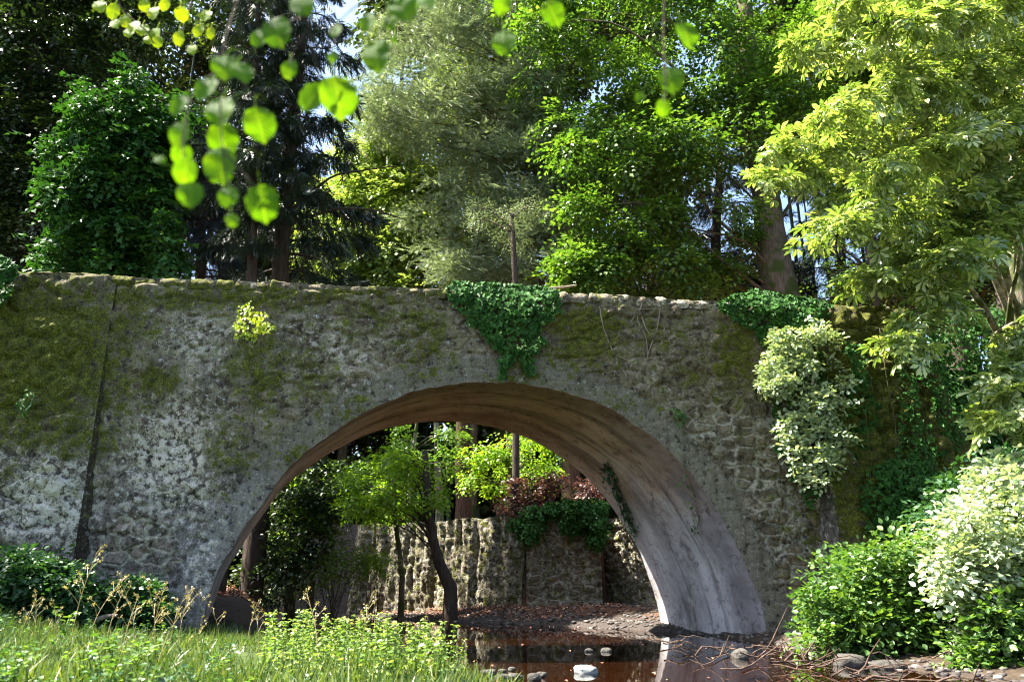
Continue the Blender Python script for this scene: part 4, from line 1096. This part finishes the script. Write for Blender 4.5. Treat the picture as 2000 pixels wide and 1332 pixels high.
# low weeds scattered through the grass
protos = []
for v_ in range(5):
    t = thing('weed', 'low broad-leaved weed among the rough grass of the left bank', 'weed', (0, 0, 0), 'weeds in the grass of the left bank')
    hh = (.16, .28, .22, .36, .12)[v_]; mb = MB(); P_, A_, N_, S_ = [], [], [], []
    for b_ in range(5):
        a = b_ * 1.256 + rng.uniform(-.5, .5); h = np.array([math.cos(a), math.sin(a), 0]) * rng.uniform(.25, .7)
        st = curve([(0, 0, -.03), h * hh * .4 + [0, 0, hh * .55], h * hh + [0, 0, hh * rng.uniform(.7, 1.05)]], 8); tube(mb, st, np.linspace(.004, .0015, 8), 4)
        for k_ in range(2, 8):
            a2 = rng.uniform(0, 6.28); P_.append(st[k_]); A_.append(np.array([math.cos(a2), math.sin(a2), rng.uniform(-.3, .5)])); N_.append(np.array([0, 0, 1.]) + rng.normal(size=3) * .35); S_.append(rng.uniform(.035, .075) * (1.15 - k_ * .06))
    mb.build('stem', M['l_nettle'], t, True)
    cb = MB(); scatter(cb, OVATE if v_ % 2 else DIA, np.array(P_), np.array(A_), np.array(N_), np.array(S_)); cb.build('leaves', M[('l_shrub', 'l_bramble', 'l_shrub', 'l_lime', 'l_bramble')[v_]], t)
    protos.append(t)
q = np.concatenate([poly_pts([(-40, 1240), (330, 1240), (420, 1300), (420, 1380), (-40, 1380)], 70), poly_pts([(330, 1235), (560, 1250), (600, 1380), (380, 1380)], 14)])
for i in range(len(q)):
    d_ = (H - .33) / -float(ray(q[i, 0], max(q[i, 1], 1262))[1]); d_ = min(d_, 12.5); p = at(q[i, 0], q[i, 1], d_); z_ = float(terr(p[0], p[1])); sc = rng.uniform(.6, 1.25)
    if i < 5: o = protos[i]; o.location = (p[0], p[1], z_); o.scale = (sc,) * 3
    else: dup(protos[i % 5], (p[0], p[1], z_), rng.uniform(0, 6), sc)

# nettles between the grass and the water
protos = []
for v_ in range(4):
    t = thing('nettle', 'light green nettle standing in the clump beside the water', 'nettle', (0, 0, 0), 'nettles at the water edge')
    hh = .62; lean_ = rng.normal(size=2) * .10
    st = curve([(0, 0, -.05), (lean_[0] * .3, lean_[1] * .3, hh * .5), (lean_[0], lean_[1], hh)], 12)
    mb = MB(); tube(mb, st, np.linspace(.006, .002, 12), 5); mb.build('stem', M['l_nettle'], t, True)
    P_, A_, N_, S_ = [], [], [], []
    for i in range(11):
        f = .12 + .88 * i / 10; p = np.array([np.interp(f, np.linspace(0, 1, 12), st[:, k_]) for k_ in range(3)])
        for j in range(2):
            a = i * PI / 2 + j * PI + rng.uniform(-.3, .3)
            h = np.array([math.cos(a), math.sin(a), 0])
            P_.append(p + h * .01); A_.append(h + [0, 0, rng.uniform(-.35, .25)]); N_.append(np.array([0, 0, 1.]) + rng.normal(size=3) * .2); S_.append(.125 * (1.0 - .62 * f) * rng.uniform(.8, 1.2))
        if i > 4:
            for j in range(4):
                a = rng.uniform(0, 2 * PI); h = np.array([math.cos(a), math.sin(a), -.8]); P_.append(p); A_.append(h); N_.append(rng.normal(size=3)); S_.append(.04)
    cb = MB(); scatter(cb, OVATE, np.array(P_), np.array(A_), np.array(N_), np.array(S_)); cb.build('leaves', M['l_nettle'], t)
    protos.append(t)
npoly = [(600, 1250), (650, 1235), (710, 1245), (730, 1250), (790, 1272), (840, 1295), (890, 1330), (910, 1370), (520, 1370), (500, 1310), (545, 1280)]
q = poly_pts(npoly, 120)
for i in range(120):
    y_ = rng.uniform(7.0, 9.6) if q[i, 1] > 1290 else rng.uniform(8.6, 11.0)
    p = at(q[i, 0], q[i, 1], y_); zt = float(terr(p[0], p[1]))
    sc = rng.uniform(.42, .88)
    if i < 4: o = protos[i]; o.location = (p[0], p[1], zt); o.rotation_euler = (0, 0, rng.uniform(0, 6)); o.scale = (sc,) * 3
    else: dup(protos[i % 4], (p[0], p[1], zt), rng.uniform(0, 6), sc)

# tall dry grass stalks with seed heads
protos = []
for v_ in range(3):
    t = thing('grass_stalk', 'tall dry straw-coloured grass stalk with a branching seed head on the left bank', 'grass stalk', (0, 0, 0), 'dry grass stalks on the left bank')
    hh = .8; ln_ = rng.normal(size=2) * .15
    st = curve([(0, 0, -.05), (ln_[0] * .3, ln_[1] * .3, hh * .5), (ln_[0], ln_[1], hh)], 12)
    mb = MB(); tube(mb, st, np.linspace(.005, .002, 12), 5); mb.build('stem', M['stalk'], t, True)
    mb = MB()
    for i in range(7):
        p = st[5 + i]; a = rng.uniform(0, 6.28); e_ = p + np.array([math.cos(a) * .10, math.sin(a) * .10, .10]) * (1.4 - i * .13)
        tube(mb, curve([p, (p + e_) / 2 + [0, 0, .01], e_], 5), [.003, .0025, .002, .002, .004], 4)
        nn_ = 10; scatter(mb, DIA, np.repeat(e_[None], nn_, 0) + rng.normal(size=(nn_, 3)) * .014, rng.normal(size=(nn_, 3)) + [0, 0, 1], rng.normal(size=(nn_, 3)), .022)
    mb.build('seed_head', M['stalk'], t)
    protos.append(t)
for i, (px_, py_, d_, h_) in enumerate([(135, 1260, 9.5, 1.25), (165, 1270, 10, 1.0), (60, 1300, 8.5, .7), (200, 1290, 9, .8), (262, 1290, 9, .9), (290, 1290, 9.3, .85), (300, 1300, 9, .95), (325, 1290, 9.5, .8), (345, 1270, 11, .85), (20, 1320, 8, .6),
                                        (430, 1270, 12, .8), (480, 1275, 11.5, .7), (505, 1290, 9.8, .7), (230, 1320, 8, .7), (100, 1330, 8, .6), (700, 1330, 8, .8), (620, 1330, 8, .85), (850, 1340, 8, .6), (380, 1320, 8.3, .6), (300, 1335, 7.8, .8)]):
    p = at(px_, py_, d_); z_ = float(terr(p[0], p[1]))
    if i < 3: o = protos[i]; o.location = (p[0], p[1], z_); o.scale = (h_,) * 3; o.rotation_euler = (0, 0, rng.uniform(0, 6))
    else: dup(protos[i % 3], (p[0], p[1], z_), rng.uniform(0, 6), h_)

# ------------------------------------------------------------------ stones, pebbles, driftwood
def stone_mesh(sx, sy, sz, seed, n=26):
    th = np.linspace(0, PI, n); ph = np.linspace(0, 2 * PI, 2 * n, endpoint=False)
    D = np.stack([np.sin(th)[:, None] * np.cos(ph)[None], np.sin(th)[:, None] * np.sin(ph)[None], np.cos(th)[:, None] + 0 * ph[None]], -1)
    r = .75 + .5 * fbm(D.reshape(-1, 3) + seed, 1.3, 3, seed).reshape(n, 2 * n)
    D2 = np.sign(D) * np.abs(D) ** .8
    V = D2 * r[..., None] * np.array([sx, sy, sz])
    i = np.arange(n - 1)[:, None] * 2 * n; j = np.arange(2 * n)[None]; k_ = (j + 1) % (2 * n)
    return V.reshape(-1, 3), np.stack([i + j, i + 2 * n + j, i + 2 * n + k_, i + k_], -1).reshape(-1, 4)
def stone(label, px_, py_, z, sx, sy, sz, seed, mat='rock', group=None, lift=.3, rot=0.0):
    ax__, az__ = ray(px_, py_); d = (z - H) / az__
    V, Fc = stone_mesh(sx, sy, sz, seed)
    V = V @ np.array([[math.cos(rot), math.sin(rot), 0], [-math.sin(rot), math.cos(rot), 0], [0, 0, 1]])
    V = V + np.array([ax__ * d, d, z + sz * lift])
    o = MB().add(V, Fc).build('stone', M[mat], None, True, origin=(ax__ * d, d, z))
    return tag(o, label, 'stone', group)
stone('pale grey stone standing alone out of the dark water', 1145, 1313, 0, .165, .12, .075, 3, 'rock_white', lift=.15)
stone('flat grey boulder at the water edge below the green shrub', 1662, 1296, .02, .22, .18, .12, 5, lift=.1)
stone('long low stone right of the flat boulder under the green shrub', 1735, 1302, .02, .24, .16, .08, 7, lift=.1)
stone('mossy angular stone in the driftwood left of the boulder', 1446, 1282, .02, .13, .11, .10, 9, lift=.15)
stone('small pale stone half sunk in the water behind the pale grey stone', 1185, 1272, 0, .09, .07, .05, 11, lift=.3)
stone('small stone in the water left of the small pale stone', 1150, 1272, 0, .07, .06, .04, 13, lift=.3)
for i in range(14):
    px_ = rng.uniform(930, 1080); py_ = 1322 + rng.uniform(-18, 22) - (px_ - 940) * .02
    s_ = rng.uniform(.03, .075)
    stone('grey stone in the heap at the near water edge beside the nettles', px_, py_, .01, s_ * 1.2, s_, s_ * .7, 20 + i, group='stones heaped beside the nettles', rot=rng.uniform(0, 6))
def pebbles(name, X, Y, size, mat, dz=.0):
    V0, F0 = stone_mesh(1, 1, .6, 99, 6)
    m = len(X); mb = MB()
    sz = size * rng.uniform(.4, 1.5, m) ** 1.4; a = rng.uniform(0, 6.28, m); ax = rng.uniform(.7, 1.3, m)
    W = np.stack([V0[None, :, 0] * ax[:, None], V0[None, :, 1] + 0 * ax[:, None], V0[None, :, 2] + 0 * ax[:, None]], -1) * sz[:, None, None]
    W = np.stack([W[..., 0] * np.cos(a)[:, None] - W[..., 1] * np.sin(a)[:, None], W[..., 0] * np.sin(a)[:, None] + W[..., 1] * np.cos(a)[:, None], W[..., 2]], -1)
    W = W + np.stack([X, Y, terr(X, Y) + dz], -1)[:, None]
    mb.add(W.reshape(-1, 3), (F0[None] + (np.arange(m) * len(V0))[:, None, None]).reshape(-1, 4))
    return struct(mb.build(name, M[mat], None, True), 'stuff')
X = rng.uniform(-8, 7, 16000); Y = rng.uniform(8, 31, 16000)
dd = np.maximum(np.interp(Y, YS, SL) - X, X - np.interp(Y, YS, SR))
k = ((dd > -.9) & (dd < .9) & (Y < 20)) | ((Y > 20) & (dd > -1.5) & (X - np.interp(Y, YS, SR) > -1.5) & (X - np.interp(Y, YS, SR) < 5))
pebbles('pebbles', X[k], Y[k], .04, 'pebble')
# fallen leaves on the far bank
X = rng.uniform(-11, 3.4, 26000); Y = rng.uniform(24.6, 33.5, 26000)
k = (np.interp(Y, YS, SL) - X > .3) & (Y < np.interp(X, WX, WY)) | ((X - np.interp(Y, YS, SR) > .6) & (rng.uniform(0, 1, 26000) < .4) & (Y < np.interp(X, WX, WY)))
X, Y = X[k], Y[k]; m = len(X)
lb = MB()
fx_, fy_ = rng.uniform(-5, 6, 900), rng.uniform(9, 25, 900); fd_ = np.maximum(np.interp(fy_, YS, SL) - fx_, fx_ - np.interp(fy_, YS, SR))
fk_ = (fd_ < -.1) & (rng.uniform(0, 1, 900) < np.exp(fd_ * .9) + .05); fx_, fy_ = fx_[fk_], fy_[fk_]; fm_ = len(fx_)
scatter(lb, DIA, np.stack([fx_, fy_, np.full(fm_, .006)], -1), np.stack([rng.normal(size=fm_), rng.normal(size=fm_), np.zeros(fm_)], -1), np.array([0, 0, 1.]) + rng.normal(size=(fm_, 3)) * .08, rng.uniform(.05, .10, fm_))
scatter(lb, DIA, np.stack([X, Y, terr(X, Y) + rng.uniform(.01, .05, m)], -1), np.stack([rng.normal(size=m), rng.normal(size=m), rng.normal(size=m) * .25], -1), np.array([0, 0, 1.]) + rng.normal(size=(m, 3)) * .35, rng.uniform(.06, .13, m))
struct(lb.build('leaf_litter', M['litter']), 'stuff')
# driftwood by the right foot of the arch
for i in range(46):
    f = rng.uniform(0, 1)
    px_ = rng.uniform(1330, 1640) if f < .7 else rng.uniform(1600, 1900); py_ = np.interp(px_, [1330, 1500, 1650, 1900], [1255, 1272, 1290, 1312]) + rng.uniform(-14, 16)
    ax__, az__ = ray(px_, py_); zz_ = rng.uniform(.02, .22); d = (zz_ - H) / az__
    d = min(d, 15.8); p = np.array([ax__ * d, d, 0]); p[2] = max(float(terr(p[0], p[1])), 0) + rng.uniform(.02, .16)
    a = rng.uniform(-.5, .5); ln = rng.uniform(.25, .95)
    dv = np.array([math.cos(a), math.sin(a) * .8, rng.uniform(-.12, .2)]) * ln
    Q = curve([p - dv / 2, p - dv * .2 + rng.normal(size=3) * .09 * ln, p + dv * .15 + rng.normal(size=3) * .09 * ln, p + dv / 2], 8); Q[:, 2] = np.maximum(Q[:, 2], .01)
    mb = MB(); tube(mb, Q, np.linspace(rng.uniform(.007, .020), .004, 8), 5)
    if ln > .45:
        e_ = Q[4] + rng.normal(size=3) * .15 + [0, 0, .12]; tube(mb, curve([Q[4], (Q[4] + e_) / 2, e_], 5), np.linspace(.012, .004, 5), 4)
    o = mb.build('driftwood_stick', M['drift'], None, True, origin=p)
    tag(o, 'brown twig in the tangle of driftwood at the right water edge', 'driftwood', 'driftwood along the right water edge')
for lab, pts, r in (('dead branch lying at the foot of the left pier in front of the brambles', [(170, 1215, 14.6), (210, 1203, 14.6), (230, 1202, 14.5)], .05),
                    ('pale broken stake standing in the grass at the bottom edge', [(508, 1345, 8.0), (507, 1325, 8.0), (504, 1302, 8.0)], .018),
                    ('bleached branch leaning out of the green shrub over the water', [(1770, 1278, 12.3), (1810, 1284, 12.2), (1865, 1306, 12)], .022)):
    Q = np.array([at(x_, y_, d_) for x_, y_, d_ in pts]); mb = MB(); tube(mb, curve(Q, 10), np.linspace(r, r * .5, 10), 6)
    tag(mb.build('branch', M['twig'], None, True, origin=Q[0]), lab, 'branch')

# ------------------------------------------------------------------ twigs hanging into the picture from above
def hanging(label, d, stem, leaves, side=()):
    P0 = at(stem[0][0], stem[0][1], d); t = thing('hanging_twig', label, 'twig', P0)
    mb = MB()
    for s_ in [stem] + list(side):
        s_ = np.array(s_, float); Q = curve(at(s_[:, 0], s_[:, 1], d), 14); tube(mb, Q, np.linspace(.0026, .0013, 14) * d / 1.5, 5)
    mb.build('twig', M['bark_dark'], t, True)
    for (x_, y_, s_, an) in leaves:
        dd_ = d * (1 + rng.uniform(-.05, .05)); size = s_ / F * dd_ * 1.12
        c_ = at(x_, y_, dd_); a = math.radians(an)
        ax = np.array([math.sin(a), rng.uniform(-.25, .25), -math.cos(a)])
        nr = np.array([rng.uniform(-.35, .35), -1, rng.uniform(.0, .5)])
        V = []; n_ = 20
        for k_ in range(n_):                               # rounded, slightly toothed outline with a short tip
            th = 2 * PI * k_ / n_; rx = .43 * math.sin(th) * (1 + .035 * (-1) ** k_); ry = .5 - .5 * math.cos(th) * (1 + .03 * (-1) ** k_)
            V.append((rx, ry + (.05 if k_ == n_ // 2 else 0), rng.uniform(.05, .3) * abs(rx) - .25 * (ry - .4) ** 2))
        V = np.array(V + [(0, .1, -.03), (0, .35, .0), (0, .6, -.014), (0, .85, -.07)])
        mid = [n_, n_ + 1, n_ + 2, n_ + 3]; Fc = []
        def mnear(k_): return mid[min(3, max(0, int(round((V[k_, 1] - .1) / .25))))]
        for k_ in range(n_):
            k2 = (k_ + 1) % n_; m1, m2 = mnear(k_), mnear(k2); Fc.append((k_, k2, m2))
            if m1 != m2: Fc.append((k_, m2, m1))
        lb = MB(); scatter(lb, (V - [0, .5, 0], np.array(Fc)), c_[None], ax[None], nr[None], size)
        st_ = c_ - unit(ax) * size * .5; e_ = st_ - unit(ax) * size * .28 + np.array([rng.normal() * .006, 0, .004])
        tube(lb, curve([st_, (st_ + e_) / 2, e_], 5), .0011 * d / 1.5, 4)
        nt_ = len(lb.v[-1])
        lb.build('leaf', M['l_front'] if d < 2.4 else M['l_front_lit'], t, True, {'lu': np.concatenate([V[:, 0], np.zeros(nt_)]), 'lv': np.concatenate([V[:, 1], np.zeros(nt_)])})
    return t
hanging('small sunlit yellow-green leaves dangling at the top left', 3.4, [(210, -40), (240, 20), (285, 60), (300, 85)],
        [(195, 12, 34, 20), (222, 22, 36, -10), (245, 40, 34, 15), (225, 47, 26, 30), (262, 52, 32, -20), (252, 64, 26, 5), (278, 58, 34, 10), (302, 70, 36, -15), (308, 82, 28, 10), (290, 78, 24, 20), (300, 25, 34, 0), (282, 12, 28, 20), (322, 10, 28, -20)])
hanging('thin twig of small green leaves at the top, right of the yellow-green leaves', 3.0, [(385, -40), (370, 20), (352, 70)], [(350, 75, 32, 0), (375, 97, 26, 15), (388, 60, 30, -10), (355, 28, 34, 12), (402, 30, 30, -20), (412, 65, 26, 0)])
hanging('long hanging twig of big soft green leaves left of centre', 1.45, [(480, -40), (440, 80), (430, 200), (440, 330), (455, 420)],
        [(440, 130, 66, 10), (402, 172, 58, -30), (472, 140, 56, 30), (350, 205, 44, -35), (430, 215, 70, 0), (352, 262, 56, -10), (436, 272, 70, 15), (355, 302, 46, 0), (430, 322, 78, 10), (362, 335, 54, -5), (372, 378, 58, 12), (507, 242, 74, 18), (513, 396, 74, 12), (446, 384, 46, 0), (453, 430, 30, 15), (312, 312, 24, 60)],
        [[(440, 130), (380, 180), (358, 280), (366, 370)], [(455, 140), (480, 170), (508, 215)], [(440, 300), (480, 345), (500, 370)]])
hanging('hanging twig with a large folded leaf beside the sky gap', 1.5, [(600, -40), (600, 40), (620, 130), (640, 170)], [(541, 62, 74, 20), (508, 74, 46, -20), (590, 10, 62, 30), (566, 136, 42, 0), (660, 188, 92, 12), (612, 190, 66, -40)], [[(598, 30), (560, 45), (540, 55)], [(600, 60), (575, 100), (566, 125)]])
hanging('hanging twig with a round backlit leaf against the sky gap', 1.5, [(770, -40), (760, 30), (738, 80)], [(736, 108, 74, 5), (718, 44, 40, -25), (785, 16, 74, 30), (655, 60, 32, -10), (650, 112, 26, 10), (762, 44, 38, 10), (771, 76, 20, 0), (830, 4, 50, 40)], [[(770, -20), (700, 10), (655, 50)], [(660, 50), (650, 100)]])
hanging('short hanging twig with two round leaves above the cedar', 1.7, [(1030, -40), (1005, 10), (990, 50)], [(985, 82, 60, 5), (981, 10, 44, -20), (1080, 26, 58, 25)], [[(1030, -30), (1060, -5), (1078, 10)]])
hanging('hanging twig with drooping leaves in front of the lime tree', 1.6, [(1300, -40), (1296, 60), (1300, 170), (1296, 200)], [(1340, 66, 66, 15), (1310, 156, 62, 8), (1295, 211, 36, -5), (1250, 190, 24, -30)], [[(1297, 40), (1320, 45), (1338, 45)]])
